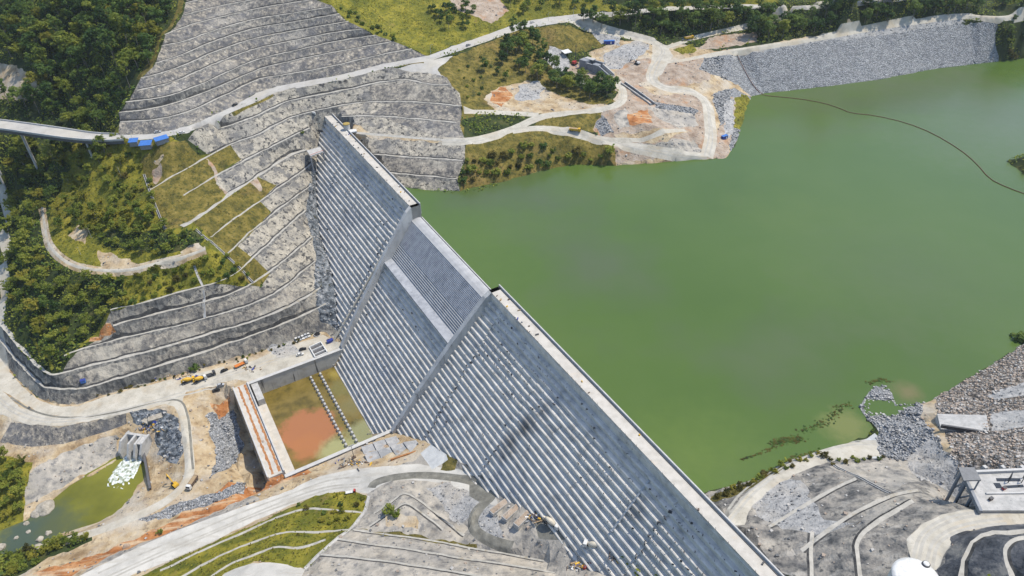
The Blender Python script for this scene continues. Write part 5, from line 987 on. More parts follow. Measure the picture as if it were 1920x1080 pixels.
p0, p1 = U([(591, 217)], 0)[0], U([(588, 211)], 3.5)[0]; o = empty('stairway', p0); tag(o, 'white concrete stairway above the left end of the crest', 'stairway'); bpy.context.view_layer.update(); m = MB()
for i in range(8): c = p0+(p1-p0)*i/7; m.box((c[0], c[1], c[2]+.2), (2.4, 1.0, .5), -.3)
child(m.build('flight', 'white_paint'), o)
# chamber and shaft on the valley platform
cc = [ghit(x, y) for x, y in ((581, 653), (602, 643), (614, 662), (592, 673))]; o = empty('valve_chamber', np.mean(cc, 0)); tag(o, 'open concrete valve chamber with three dark pits beside the basin wall', 'chamber'); bpy.context.view_layer.update()
def wallseg(a, b, h, th, z=None): 
    a, b = np.array(a, float), np.array(b, float); d = b-a; c = (a+b)/2; m = MB(); m.box((c[0], c[1], (c[2] if z is None else z)+h/2-.3), (float(np.linalg.norm(d[:2]))+th, th, h), math.atan2(d[1], d[0])); return m
for i in range(4): child(wallseg(cc[i], cc[(i+1) % 4], 1.6, .6).build('wall', 'white_paint'), o)
for t in (.36, .74): child(wallseg(cc[0]*(1-t)+cc[3]*t, cc[1]*(1-t)+cc[2]*t, 1.55, .5).build('wall', 'white_paint'), o)
V = [p+[0, 0, .25] for p in cc]; child(new_obj('pit_floor', V, [(3, 2, 1, 0)], 'block_dark'), o)
q = ghit(595, 627); o = empty('open_shaft', q); tag(o, 'round dark open shaft in the platform below the rock face', 'shaft'); m = MB(); m.lathe((0, 0, -.4), [(2.4, 0), (2.4, .75), (2.1, .8), (2.1, .6)], 18); m.build('rim', 'conc_new', o); m = MB(); m.lathe((0, 0, .1), [(2.1, 0), (2.1, .32)], 18); m.build('water', 'black', o)  # black disc inside the rim is painted darkness of the open hole
# outlet works with rushing water
fl = ghit(262, 812); f2 = U([(236, 868)], -97)[0]; dv = (f2-fl)[:2]; dv /= np.linalg.norm(dv); ya = math.atan2(dv[1], dv[0]); oc = U([(252, 832)], -90)[0]
o = empty('outlet_works', (oc[0], oc[1], -97), ya); tag(o, 'pale concrete outlet works with wing walls spilling white water into the pool', 'outlet')
for y, x0, x1, h0, h1 in ((7.2, -5, 6, 11, 6), (3.4, -4, 7, 10.5, 4), (-.4, -4, 7.5, 10.5, 4), (-6.5, -6, 6, 10, 5)): m = MB(); m.prism([(x0, -1), (x1, -1), (x1, h1), (x1-4, h0), (x0, h0)], y-.6, y+.6); m.build('wing_wall', 'conc_new', o)
m = MB(); m.box((-4.2, .3, 4.6), (1.6, 15, 11)); m.build('headwall', 'conc_new', o); m = MB(); m.box((-1.0, 5.3, 9.6), (6, 3, .8)); m.build('top_slab', 'conc_new', o)
rg = np.random.default_rng(3); V = []; F = []; nx, ny = 44, 26
for i in range(nx):
    for j in range(ny):
        t = i/(nx-1); x = -2+27*t; y = 1.2+(j/(ny-1)-.5)*(8+10*t); z = 3.6*max(0, 1-t*1.7)**1.3+.25+noise.noise((x*.7, y*.8, 2))*(.7*(1-t)+.12); z -= max(0, .7*noise.noise((x*.5, y*.6, 9))+1.6*(t-.72)+.5*(abs(j/(ny-1)-.5)*2)**4-.1)*1.3; V.append((x, y, z))
for i in range(nx-1):
    for j in range(ny-1): F.append((i*ny+j, (i+1)*ny+j, (i+1)*ny+j+1, i*ny+j+1))
w_ = new_obj('rushing_water', V, F, 'foam', smooth=True); w_.location = (oc[0], oc[1], -97); w_.rotation_euler = (0, 0, ya); tag(w_, kind='structure')
a, b = ghit(270, 842), ghit(283, 918); o = empty('sheet_pile_wall', (a+b)/2); tag(o, 'long rusty brown sheet pile wall beside the outlet pool', 'wall'); bpy.context.view_layer.update(); child(wallseg(a, b, 3.2, .8, min(a[2], b[2])).build('piling', 'brown_steel'), o); child(wallseg(a+[0, 0, 2.8], b+[0, 0, 2.8], .5, 1.2, max(a[2], b[2])+1.8).build('capping_beam', 'block_dark'), o)
for k, (px, py, to, sx, sy, lb) in enumerate(((292, 783, (310, 775), 8, 4, 'white broken concrete slab lying above the outlet works'), (275, 790, (286, 796), 5, 3, 'smaller white concrete slab beside the broken one above the outlet'))):
    o = empty('concrete_slab', (0, 0, 0)); tag(o, lb, 'slab'); place(o, px, py, to); m = MB(); m.hexa([(-sx/2, -sy/2, -.3), (sx/2, -sy/2, -.3), (sx/2*.8, sy/2, -.3), (-sx/2, sy/2*.8, -.3), (-sx/2, -sy/2, .7), (sx/2, -sy/2, .6), (sx/2*.8, sy/2, .9), (-sx/2, sy/2*.8, .7)]); m.build('block', 'stone_pale', o)
# vehicles
CARS = [((556, 638), (560, 646), 'white_paint', 'white car at the left end of the parked row below the rock face'), ((562, 636), (566, 644), 'silver', 'silver car second in the parked row below the rock face'), ((568, 633.5), (572, 641), 'white_paint', 'white car in the middle of the parked row'), ((573.5, 631), (577, 639), 'silver', 'silver car second from the right in the parked row'), ((579, 629), (583, 637), 'white_paint', 'white car at the right end of the parked row'),
        ((568, 656), (580, 653), 'black', 'black car parked on the platform beside the open chamber'), ((563, 666), (575, 663), 'white_paint', 'white car parked below the black one by the open chamber'), ((441, 198), (455, 191), 'black', 'black car driving on the main road past the terraced cut'), ((296, 249), (310, 246), 'silver', 'silver car on the road above the blue sheds'), ((341, 250), (352, 246), 'white_paint', 'white car by the roadside at the foot of the terraces'), ((878, 86), (888, 82), 'grey_paint', 'grey car on the main road above the grassy spur'), ((998, 43), (1010, 39), 'white_paint', 'white car on the main road bend near the junction'),
        ((421, 696), (430, 692), 'black', 'black car parked alone at the foot of the terraces'), ((406, 733), (414, 729), 'black', 'black pickup car beside the service bridge end'), ((414, 723), (423, 720), 'silver', 'silver car beside the black one at the bridge end')]
for (a, b, c, lb) in CARS: place(car(c, lb, 'parked cars below the rock face' if 'parked row' in lb else None), *a, to=b, dz=.08)
for (a, b, cab, bed, kd, lb, nm, ct) in (((354, 717), (366, 713), 'yellow_paint', 'yellow_paint', 'mixer', 'yellow mixer lorry parked at the foot of the lowest terrace', 'mixer_lorry', 'mixer lorry'), ((376, 715), (390, 709), 'white_paint', 'yellow_paint', 'mixer', 'white cabbed mixer lorry with yellow drum at the foot of the terrace', 'mixer_lorry', 'mixer lorry'), ((392, 706), (404, 702), 'steel_dark', 'steel_dark', 'flat', 'dark flatbed lorry beside the dark shrub', 'flatbed_lorry', 'lorry'),
        ((453, 685), (466, 679), 'white_paint', 'orange_paint', 'flat', 'white lorry with orange bed at the roadside below the terraces', 'flatbed_lorry', 'lorry'), ((362, 908), (352, 924), 'white_paint', 'brown_steel', 'dump', 'white tipper lorry with dark red body near the excavator', 'tipper_lorry', 'lorry'), ((1078, 247), (1086, 249), 'yellow_paint', 'yellow_paint', 'dump', 'yellow tipper lorry on the pale road above the reservoir', 'tipper_lorry', 'lorry'),
        ((1033, 985), (1048, 990), 'white_paint', 'cream_paint', 'mixer', 'white mixer lorry on wet mud near the dam toe', 'mixer_lorry', 'mixer lorry'), ((1112, 1028), (1100, 1030), 'white_paint', 'cream_paint', 'mixer', 'cream mixer lorry backed up to the dam, left of a pair', 'mixer_lorry', 'mixer lorry'), ((1138, 1023), (1126, 1027), 'white_paint', 'silver', 'mixer', 'grey drummed mixer lorry backed up to the dam, right of a pair', 'mixer_lorry', 'mixer lorry'), ((658, 924), (668, 921), 'red_paint', 'white_paint', 'flat', 'small red and white lorry beside the grass terraces', 'flatbed_lorry', 'lorry'),
        ((1292, 74), (1302, 71), 'yellow_paint', 'yellow_paint', 'dump', 'yellow tipper lorry at the site road junction by the trees', 'tipper_lorry', 'lorry')): place(lorry(cab, bed, kd, lb, None, nm, ct), *a, to=b, dz=.08)
place(excavator('yellow_paint', 'yellow excavator with raised boom on the tan ground by the outlet pool'), 329, 911, to=(306, 897), dz=.05); place(excavator('white_paint', 'white excavator digging in brown earth on the peninsula'), 1195, 120, to=(1184, 114), dz=.05)
# intake at the right border
it = empty('intake_structure', U([(1830, 920)], 14)[0]-np.array([0, 0, 22])); tag(it, 'concrete water intake with pale deck, small roofed tower and braced legs', 'intake'); bpy.context.view_layer.update()
def slab(px, z0, z1): 
    b = U(px, z0); m = MB(); t = b.copy(); t[:, 2] = z1; b = b[::-1]; t = t[::-1]; return m.hexa([tuple(p) for p in b]+[tuple(p) for p in t])
ZI = 14.3; dk = U([(1806, 888), (1990, 880), (1990, 957), (1838, 957)], ZI)
m = MB(); m.hexa([tuple(p-[0, 0, 1.2]) for p in dk[::-1]]+[tuple(p) for p in dk[::-1]]); child(m.build('deck', 'conc_new'), it)
def seg(a, b, w, h, nm, mt, zu=0.0): child(wallseg(a+np.array([0, 0, zu]), b+np.array([0, 0, zu]), h, w, float(a[2])+zu+.3).build(nm, mt), it)
seg(dk[0], dk[3], 1.0, 1.5, 'edge_beam', 'conc_blue', -1.0); seg(dk[0], dk[1], .9, 1.1, 'parapet', 'parapet'); e = U([(1850, 926), (1990, 924)], ZI); seg(e[0], e[1], .6, .5, 'crane_rail', 'parapet')
for (px, py) in ((1803, 884), (1812, 903), (1824, 928), (1836, 953)): p = U([(px, py)], ZI-1.2)[0]; m = MB(); m.tube((p[0], p[1], -14), p, .55, .55, 8); child(m.build('column', 'conc_blue'), it)
for a, b in (((1803, 884), (1812, 903)), ((1812, 903), (1824, 928)), ((1824, 928), (1836, 953))): p, q = U([a, b], ZI-2)[:, :]; m = MB(); m.tube(p-[0, 0, 9], q, .3, .3, 6); child(m.build('brace', 'conc_blue'), it)
for i, x in enumerate((1846, 1880, 1916)): p = U([(x, 878)], ZI)[0]; m = MB(); m.prism([(-1.0, -14), (1.6, -14), (.7, .9), (-.6, .9)], -.6, .6); b = m.build('buttress', 'conc_new'); b.location = (p[0], p[1], p[2]); b.rotation_euler = (0, 0, 1.9); bpy.context.view_layer.update(); child(b, it)
for q in (((1867, 897), (1912, 897), (1914, 903), (1869, 903)), ((1862, 906), (1874, 906), (1880, 916), (1868, 916)), ((1884, 911), (1918, 909), (1920, 914), (1888, 916))): child(slab(q, ZI-.1, ZI+.06).build('hatch', 'glass_dark'), it)
rf = U([(1797, 876), (1827, 876), (1840, 900), (1807, 901)], ZI+5.2); m = MB(); m.hexa([tuple(p-[0, 0, .5]) for p in rf[::-1]]+[tuple(p) for p in rf[::-1]]); child(m.build('roof', 'roof_grey'), it)
rc = rf.mean(0)
for p in rf: q = p*.88+rc*.12; m = MB(); m.tube((q[0], q[1], ZI-.5), (q[0], q[1], q[2]-.4), .3, .3, 6); child(m.build('roof_post', 'conc_blue'), it)
for x, y in ((1890, 905), (1893, 896), (1915, 905), (1918, 896)): p = U([(x, y)], ZI)[0]; m = MB(); m.tube(p, p+[0, 0, 3.2], .16, .16, 6); child(m.build('gantry_post', 'steel_dark'), it)
for a, b in (((1890, 905), (1893, 896)), ((1915, 905), (1918, 896))): p, q = U([a, b], ZI); m = MB(); m.tube(p+[0, 0, 3.2], q+[0, 0, 3.2], .16, .16, 6); child(m.build('gantry_beam', 'steel_dark'), it)
for px, py, c, lb in ((1882, 917, 'red_paint', 'small red crate on the intake deck'), (1857, 937, 'brown_steel', 'small brown crate on the intake deck')):
    p = U([(px, py)], ZI)[0]; o = empty('crate', p); tag(o, lb, 'crate'); m = MB(); m.box((0, 0, .5), (1.3, .9, 1.0), .4); m.build('box', c, o); m = MB(); m.box((0, 0, 1.03), (1.4, 1.0, .08), .4); m.build('lid', 'steel_dark', o)
tc = U([(1719, 1082)], 21)[0]; o = empty('water_tank', (tc[0], tc[1], 10)); tag(o, 'white round storage tank with low domed top at the bottom border', 'tank'); R_ = 6.7
m = MB(); m.lathe((0, 0, 0), [(R_, 0), (R_, 10.4), (R_-.1, 10.6)], 48); m.build('shell', 'white_paint', o, smooth=False); m = MB(); m.lathe((0, 0, 10.45), [(R_, 0), (R_, .15), (R_*.8, .45), (R_*.4, .75), (.05, .85)], 48); m.build('dome', 'white_paint', o, smooth=True)
h = MB(); hx = U([(1737, 1057)], 21.3)[0]-np.array([tc[0], tc[1], 10]); h.lathe((hx[0], hx[1], 10.7), [(1.15, 0), (1.15, .5), (.95, .6)], 18); hh = h.build('hatch', 'steel_dark', o); h = MB(); h.lathe((hx[0], hx[1], 11.25), [(.85, 0), (.85, .2), (.5, .35), (.05, .4)], 18); h.build('hatch_cover', 'white_paint', hh)
pc = U3([(1757, 776, -12.3), (1850, 779, -7.5), (1854, 808, -4.8), (1764, 805, -8.0)]); o = empty('concrete_pad', pc.mean(0)); tag(o, 'pale stained concrete pad set into the brown stone bank', 'pad'); bpy.context.view_layer.update()
m = MB(); m.hexa([tuple(p-[0, 0, 3]) for p in pc[::-1]]+[tuple(p+[0, 0, .1]) for p in pc[::-1]]); child(m.build('slab', 'conc_new'), o); child(wallseg(pc[3], pc[2], 1.6, .8, -6.6).build('edge_beam', 'steel_dark'), o)
# works on the peninsula
def hse(px, py, rz, parts, name, label, cat):
    p = ghit(px, py); o = empty(name, p, rz); tag(o, label, cat)
    for nm, kind, args, mt in parts:
        m = MB(); getattr(m, kind)(*args); m.build(nm, mt, o)
    return o
rz = yaw((1090, 128), (1138, 145))
hse(1112, 134, rz, [('gate_block', 'box', ((-10, 1.5, 3), (7, 6, 8.5)), 'conc_blue'), ('cross_wall', 'box', ((-3.5, 0, 2), (7, 1.2, 7)), 'conc_blue'), ('rear_wall', 'box', ((-3, 7, 2.5), (18, 1.2, 8)), 'conc_blue'), ('top_slab', 'box', ((-8, 5.5, 7.2), (9, 4, .6)), 'conc_new'), ('pier', 'box', ((3, 0.5, 2.5), (5.5, 4.5, 8)), 'conc_blue'), ('wing_wall', 'prism', ([(5.5, -2), (18, -2), (18, 1.2), (6, 6.5)], -1.4, -.4), 'conc_blue'), ('wing_wall', 'prism', ([(5.5, -2), (18, -2), (18, 1.2), (6, 6.5)], 4.2, 5.2), 'conc_new'), ('floor_slab', 'box', ((9, 2, -.6), (18, 7, .8)), 'conc_new')], 'gate_house', 'unfinished grey concrete gate house with sloping wing walls', 'gate house')
hse(1062, 103, .5, [('roof', 'hexa', ([(-3.6, -3, 2.4), (3.6, -3, 2.4), (3.6, 3, 3.4), (-3.6, 3, 3.4), (-3.6, -3, 2.6), (3.6, -3, 2.6), (3.6, 3, 3.6), (-3.6, 3, 3.6)],), 'white_paint'), ('post', 'tube', ((-3.3, -2.8, -1), (-3.3, -2.8, 2.5), .1), 'steel_dark'), ('post', 'tube', ((3.3, -2.8, -1), (3.3, -2.8, 2.5), .1), 'steel_dark'), ('rear_wall', 'box', ((0, 2.7, 1.2), (6.6, .2, 4)), 'grey_paint')], 'shelter', 'white flat roofed shelter on the slope above the gate house', 'shelter')
hse(1107, 161, yaw((1092, 157), (1125, 163)), [('roof', 'hexa', ([(-8, -2.4, 1.6), (8, -2.4, 1.9), (8, 2.4, 2.6), (-8, 2.4, 2.4), (-8, -2.4, 1.75), (8, -2.4, 2.05), (8, 2.4, 2.75), (-8, 2.4, 2.55)],), 'white_paint'), ('rear_wall', 'box', ((0, 2, .6), (15, .3, 3.4)), 'grey_paint'), ('post', 'tube', ((-7.5, -2.2, -2), (-7.5, -2.2, 1.7), .1), 'steel_dark'), ('post', 'tube', ((7.5, -2.2, -2), (7.5, -2.2, 2), .1), 'steel_dark')], 'store_shed', 'long low store shed with pale sheet roof below the gate house', 'shed')
hse(1142, 82, yaw((1133, 82), (1151, 81)), [('box', 'box', ((0, 0, 1.3), (9, 2.6, 2.6)), 'blue_dark'), ('roof', 'box', ((0, 0, 2.7), (9.4, 2.9, .2)), 'blue_roof'), ('door', 'box', ((1.5, -1.33, 1.1), (1.0, .06, 2.0)), 'white_paint')], 'site_cabin', 'blue site cabin beside the gravel fill near the upper road', 'cabin')
hse(1358, 260, yaw((1352, 260), (1364, 259)), [('box', 'box', ((0, 0, 1.2), (4.6, 2.4, 2.4)), 'blue_dark'), ('roof', 'box', ((0, 0, 2.5), (4.9, 2.7, .2)), 'blue_roof'), ('door', 'box', ((.8, -1.23, 1), (.9, .06, 1.9)), 'white_paint')], 'site_cabin', 'small blue cabin near the water end of the pale road', 'cabin')
hse(157, 717, .3, [('box', 'box', ((0, 0, 1), (2.6, 1.8, 2.0)), 'blue_roof'), ('lid', 'box', ((0, 0, 2.05), (2.8, 2.0, .12)), 'blue_dark')], 'tool_box', 'lone blue box standing on a lower terrace bench', 'box')
hse(1077, 121, .9, [('crawler', 'box', ((0, 0, .6), (4.6, 3.4, 1.2)), 'rubber'), ('cab', 'box', ((-.3, 0, 2.1), (3.6, 2.6, 1.8)), 'red_paint'), ('jib', 'tube', ((.8, 0, 2.2), (4.5, 1.5, 15), .35, .2, 6), 'steel_dark'), ('jib_tip', 'tube', ((4.5, 1.5, 15), (4.9, 1.6, 12.5), .06, .06, 4), 'steel_dark')], 'crawler_crane', 'red crawler crane with dark raised jib beside the gate house', 'crane')
a = [ghit(*q) for q in ((1168, 157), (1195, 176), (1224, 197))]; o = empty('flume', a[1]); tag(o, 'dark straight concrete flume running down from the gate house', 'flume'); bpy.context.view_layer.update(); ar = np.array(a)
for dd in (-1.9, 1.9):
    l = offset_line(ar, dd)
    child(strip('side_wall', offset_line(l, .35), offset_line(l, -.35), -1, 1.6, 'conc_new', o), o) if False else strip('side_wall', offset_line(l, .35), offset_line(l, -.35), -1, 1.6, 'conc_new', o)
strip('bed', offset_line(ar, 1.5), offset_line(ar, -1.5), -.6, .3, 'cut_black', o)
# floating boom
bl = np.vstack([np.array([ghit(*q)+[0, 0, .5] for q in ((1382, 104), (1392, 125), (1404, 148), (1416, 166), (1424, 174))]), U([(1432, 178.5), (1450, 180.5), (1500, 185), (1545, 193), (1575, 203), (1595, 212), (1640, 216), (1700, 230), (1750, 250), (1800, 280), (1830, 305), (1855, 335), (1885, 350), (1940, 370), (2060, 405), (2200, 432), (2400, 450)], WATER+.25)])
bl = smooth_line(bl, 4, 1); m = MB()
for p, q in zip(bl[:-1], bl[1:]): m.tube(p, q, .22, .22, 6)
o = m.build('floating_boom', 'boom_red'); tag(o, 'thin red brown floating boom curving across the far reservoir', 'boom')
# poles, drains, rocks, heaps
for (px, py, h, lb) in ((227, 330, 7, 'pale pole on the grass below the blue sheds'), (67, 427, 7, 'pale pole among trees left of the curved track'), (172, 446, 7.5, 'pale pole beside the bare patch inside the track loop'), (152, 478, 6, 'pale pole in trees just above the curved track'), (195, 276, 6, 'pale pole under the right end of the viaduct'), (182, 413, 5, 'short pale pole on the grass above the track loop')): pole(px, py, h, lb)
for (px, py, lb) in ((330, 262, 'lamp post at the roadside by the tallest blue shed'), (250, 266, 'lamp post beside the nearest viaduct shed'), (808, 102, 'lamp post where the terraced cut meets the main road'), (1028, 40, 'lamp post at the upper road junction'), (1075, 32, 'lamp post on the upper road right of the junction')): pole(px, py, 7.5, lb, True, .12)
def channel(pts, w, label, m, dz=.25):
    P = resample(np.array([ghit(*q) for q in pts]), 3); P[:, 2] = [gz(x, y) for x, y in P[:, :2]]; o = empty('drain_channel', P[len(P)//2]); tag(o, label, 'drain'); bpy.context.view_layer.update()
    strip('channel_bed', offset_line(P, w*.5), offset_line(P, -w*.5), -.6, dz*.5, m, o); strip('channel_kerb', offset_line(P, w*.5+.25), offset_line(P, w*.5), -.6, dz+.15, 'conc_new', o); strip('channel_kerb', offset_line(P, -w*.5), offset_line(P, -w*.5-.25), -.6, dz+.15, 'conc_new', o)
channel([(270, 327), (278, 350), (293, 390), (310, 430)], .9, 'dark stepped drain down the grass west of the panels', 'cut_black')
channel([(367, 430), (390, 450), (425, 480), (457, 510), (475, 530)], .9, 'dark stepped drain down the grass between panels and shrubs', 'cut_black')
channel([(364, 498), (372, 520), (384, 545)], .8, 'pale drain from the curved track down to the terraces', 'conc_new'); channel([(381, 545), (382, 570), (384, 596)], 1.0, 'pale drain crossing two lower terraces', 'conc_new')
channel([(692, 930), (686, 955), (662, 988), (636, 1007), (603, 1036), (572, 1067)], 1.0, 'pale drain edging the grass terraces near the bottom', 'conc_new'); channel([(1563, 872), (1606, 893), (1668, 925)], .7, 'dark drain crossing the grey terraces on the right bank', 'cut_black')
def rock(px, py, r, label, seed, flatness=.6, m='stone_pale', group=None):
    rg = random.Random(seed); p = ghit(px, py); bm = bmesh.new(); bmesh.ops.create_icosphere(bm, subdivisions=3, radius=r)
    for v in bm.verts: n = noise.noise(v.co*1.1/r+Vector((seed, 0, 0))); v.co *= 1+.38*n; v.co.z *= flatness
    me = bpy.data.meshes.new('boulder'); bm.to_mesh(me); bm.free(); me.materials.append(MATS[m]); o = bpy.data.objects.new('boulder', me); COL.objects.link(o); o.location = (p[0], p[1], max(p[2], -97.2)+r*flatness*.25); o.rotation_euler = (0, 0, rg.uniform(0, 6)); tag(o, label, 'boulder', group)
for i, (px, py, r, lb) in enumerate(((88, 958, 4.6, 'broad pale rock slab on the pool bank, largest of all'), (70, 966, 2.6, 'pale rock beside the broad slab on the pool bank'), (93, 1003, 1.6, 'round white boulder at the pool outflow, highest of three'), (78, 1015, 1.8, 'white boulder at the pool outflow between two others'), (72, 1026, 2.0, 'white boulder nearest the shrubs at the outflow'), (34, 1013, 1.1, 'small boulder in the shallow rapids near the left border'), (57, 1002, 1.2, 'small pale boulder in the rapids below the slab'), (52, 985, 1.4, 'grey boulder at the water edge left of the slab'), (1668, 717, 1.6, 'tan boulder at the tip of the stone spit'), (5, 1030, 2.2, 'white boulder cut by the left border'))): rock(px, py, r, lb, i*5+1)
rock(238, 1026, 1.7, 'brown earth lump at the edge of the haul road', 77, .9, 'dirt_pink')
for i, (px, py, c, lb) in enumerate(((1096, 1066, 'red_paint', 'red drum lying lowest in the heap by the mixers'), (1102, 1060, 'white_paint', 'white drum among the red ones by the mixers'), (1108, 1058, 'red_paint', 'red drum beside the white one by the mixers'), (1117, 1061, 'red_paint', 'red drum at the right of the heap by the mixers'), (1149, 1052, 'cream_paint', 'pale crate of fittings right of the drums'), (1160, 1055, 'yellow_paint', 'yellow drum right of the pale crate'), (945, 886, 'blue_dark', 'blue drum at the dam toe above the hairpin'), (934, 882, 'white_paint', 'white drum beside the blue one at the dam toe'))):
    p = ghit(px, py); o = empty('drum' if 'crate' not in lb else 'crate', p, i*.7); tag(o, lb, 'drum' if 'crate' not in lb else 'crate'); m = MB()
    if 'crate' in lb: m.box((0, 0, .6), (1.6, 1.3, 1.2)); m.build('box', c, o)
    else: m.lathe((0, 0, 0), [(.62, 0), (.62, 1.4), (.5, 1.45)], 14); m.build('barrel', c, o)
    m = MB(); m.lathe((0, 0, 1.25), [(.45, 0), (.45, .28)], 12); m.build('lid', 'steel_dark', o)
# steel, pipes and timber heaped near the toe
rg = random.Random(5)
for i, (px, py, n, lb) in enumerate(((650, 872, 7, 'heap of dark steel beams beside the haul road'), (672, 868, 5, 'scattered dark beams below the light mast'), (1150, 1040, 7, 'heap of formwork steel by the mixer lorries'), (1010, 975, 5, 'heap of planks on the mud above the mixer'), (1160, 1000, 6, 'tangle of formwork beams at the foot of the slanted pipe'))):
    p = ghit(px, py); o = empty('beam_heap', p); tag(o, lb, 'beams')
    for k in range(n): m = MB(); a = rg.uniform(0, 3.1); L_ = rg.uniform(2.5, 5.5); c = (rg.uniform(-2.5, 2.5), rg.uniform(-2, 2), rg.uniform(.2, .9)); m.box(c, (L_, .35, .35), a); m.build('beam', rg.choice(['steel_dark', 'brown_steel', 'timber', 'grey_paint']), o)
p = ghit(664, 859); o = empty('light_mast', p); tag(o, 'dark lighting mast with lamps beside the basin wall', 'light mast'); m = MB(); m.tube((0, 0, 0), (0, 0, 9.5), .2, .12, 6); m.build('mast', 'steel_dark', o); m = MB(); m.box((0, 0, 9.6), (2.6, .2, .2), .5); m.build('crossbar', 'steel_dark', o)
for x in (-1.1, 0, 1.1): m = MB(); m.box((x*math.cos(.5), x*math.sin(.5), 9.95), (.6, .4, .5), .5); m.build('lamp', 'silver', o)
m = MB(); m.box((0, 0, .5), (2.2, 1.4, 1.0), .5); m.build('base_unit', 'brown_steel', o)
# stepped concrete apron beside the right training wall
ap = empty('concrete_apron', W(262, -72, -76)); tag(ap, 'pale stained concrete apron in shallow steps at the right dam toe', 'apron'); bpy.context.view_layer.update()
ca, cb = np.array([(678, 842), (788, 806)], float), np.array([(690, 868), (822, 834)], float)
for i in range(5):
    for j in range(2):
        q = []
        for (u, v) in ((i/5, j/2), ((i+.97)/5, j/2), ((i+.97)/5, (j+.96)/2), (i/5, (j+.96)/2)):
            a0 = ca[0]+(ca[1]-ca[0])*u; b0 = cb[0]+(cb[1]-cb[0])*u; c0 = a0+(b0-a0)*v; q.append(ghit(*c0)+[0, 0, .55+.25*((i+j) % 2)])
        zt = max(p[2] for p in q)*.5+min(p[2] for p in q)*.5; m = MB(); m.hexa([(p[0], p[1], p[2]-4) for p in q[::-1]]+[(p[0], p[1], p[2]*.4+zt*.6) for p in q[::-1]]); child(m.build('slab_step', 'apron_conc'), ap)
ot = wallseg(U([(735, 868)], -73)[0], U([(815, 836)], -70.5)[0], 2.2, .8).build('edge_wall', 'rust_mud'); child(ot, ap)
for i, (px, py, to, L_) in enumerate(((925, 950, (985, 925), 14), (945, 962, (1005, 935), 12), (965, 975, (1025, 945), 11))):
    o = empty('concrete_step_block', (0, 0, 0)); tag(o, ('upper', 'middle', 'lowest')[i]+' long tan concrete block stepping down from the dam toe', 'block', 'step blocks at the dam toe'); place(o, px+18, py-4, to); m = MB(); m.box((0, 0, -.7), (L_, 3, 3.2)); m.build('block', 'conc_new', o); m = MB(); m.box((0, 0, .95), (L_-.6, 2.6, .12)); m.build('mud_cover', 'dirt_pink', o)
# loose stones: banks and rubble nobody could count
def stones(name, zones, step, size, m, seed, near=None):
    rg = np.random.default_rng(seed); sel = np.nonzero(np.isin(fz, [mid[z] for z in zones]))[0]; T = GV[ff[sel]]; c = T.mean(1); ok = (c[:, 0] > -420) & (c[:, 0] < 480) & (c[:, 1] < 790) & (c[:, 2] > -100)
    ok &= ~((c[:, 2] < WATER-.35) & (c[:, 0] > 60)); 
    if near is not None: ok &= near(c)
    T = T[ok]; ar = np.linalg.norm(np.cross(T[:, 1]-T[:, 0], T[:, 2]-T[:, 0]), axis=1)/2; n = rg.poisson(ar/step**2); idx = np.repeat(np.arange(len(T)), n); r1, r2 = np.sqrt(rg.random((len(idx), 1))), rg.random((len(idx), 1)); p = T[idx, 0]*(1-r1)+T[idx, 1]*r1*(1-r2)+T[idx, 2]*r1*r2; N = len(p)
    cube = np.array([(-1, -1, -1), (1, -1, -1), (1, 1, -1), (-1, 1, -1), (-1, -1, 1), (1, -1, 1), (1, 1, 1), (-1, 1, 1)], float)*.6; q = cube[None]*rg.uniform(.55, 1.25, (N, 8, 3)); a = rg.uniform(0, 6.28, N); s = size*np.minimum(rg.lognormal(-.25, .45, N), 2.0)
    x = q[:, :, 0]*np.cos(a)[:, None]-q[:, :, 1]*np.sin(a)[:, None]; y = q[:, :, 0]*np.sin(a)[:, None]+q[:, :, 1]*np.cos(a)[:, None]; v = np.stack([x, y, q[:, :, 2]*.75+.25], 2)*s[:, None, None]+p[:, None]
    fc = np.array([(0, 1, 5, 4), (1, 2, 6, 5), (2, 3, 7, 6), (3, 0, 4, 7), (4, 5, 6, 7)]); F = (fc[None]+8*np.arange(N)[:, None, None]).reshape(-1, 4)
    me = bpy.data.meshes.new(name); me.from_pydata(v.reshape(-1, 3).tolist(), [], F.tolist()); [me.materials.append(MATS[k]) for k in m]; me.polygons.foreach_set('material_index', np.repeat(rg.integers(0, len(m), N), 5).astype(np.int32)); o = bpy.data.objects.new(name, me); COL.objects.link(o); tag(o, kind='stuff'); print(name, N)
flat('stone_a', (.40, .39, .37), .9); flat('stone_b', (.26, .265, .27), .9); flat('stone_c', (.33, .27, .22), .9); flat('stone_d', (.12, .125, .13), .9)
stones('riprap_stones', ['riprap'], 1.15, .58, ['stone_a', 'stone_b', 'stone_d', 'stone_b'], 11, lambda c: ~((c[:, 0] > 185) & (c[:, 1] > 480))); stones('riprap_stones', ['riprap_brown'], 0.85, .42, ['stone_a', 'stone_c', 'stone_c', 'stone_d'], 12)
stones('rubble', ['gravel_grey'], 2.4, .4, ['stone_a', 'stone_b', 'stone_d'], 15); stones('rubble', ['rock_face'], 2.4, .7, ['stone_a', 'stone_b', 'stone_d'], 13); stones('rubble', ['grey_slope', 'dirt_pink', 'dirt_tan', 'dirt_orange', 'dark_slope'], 5.5, .55, ['stone_a', 'stone_c', 'stone_d'], 14)

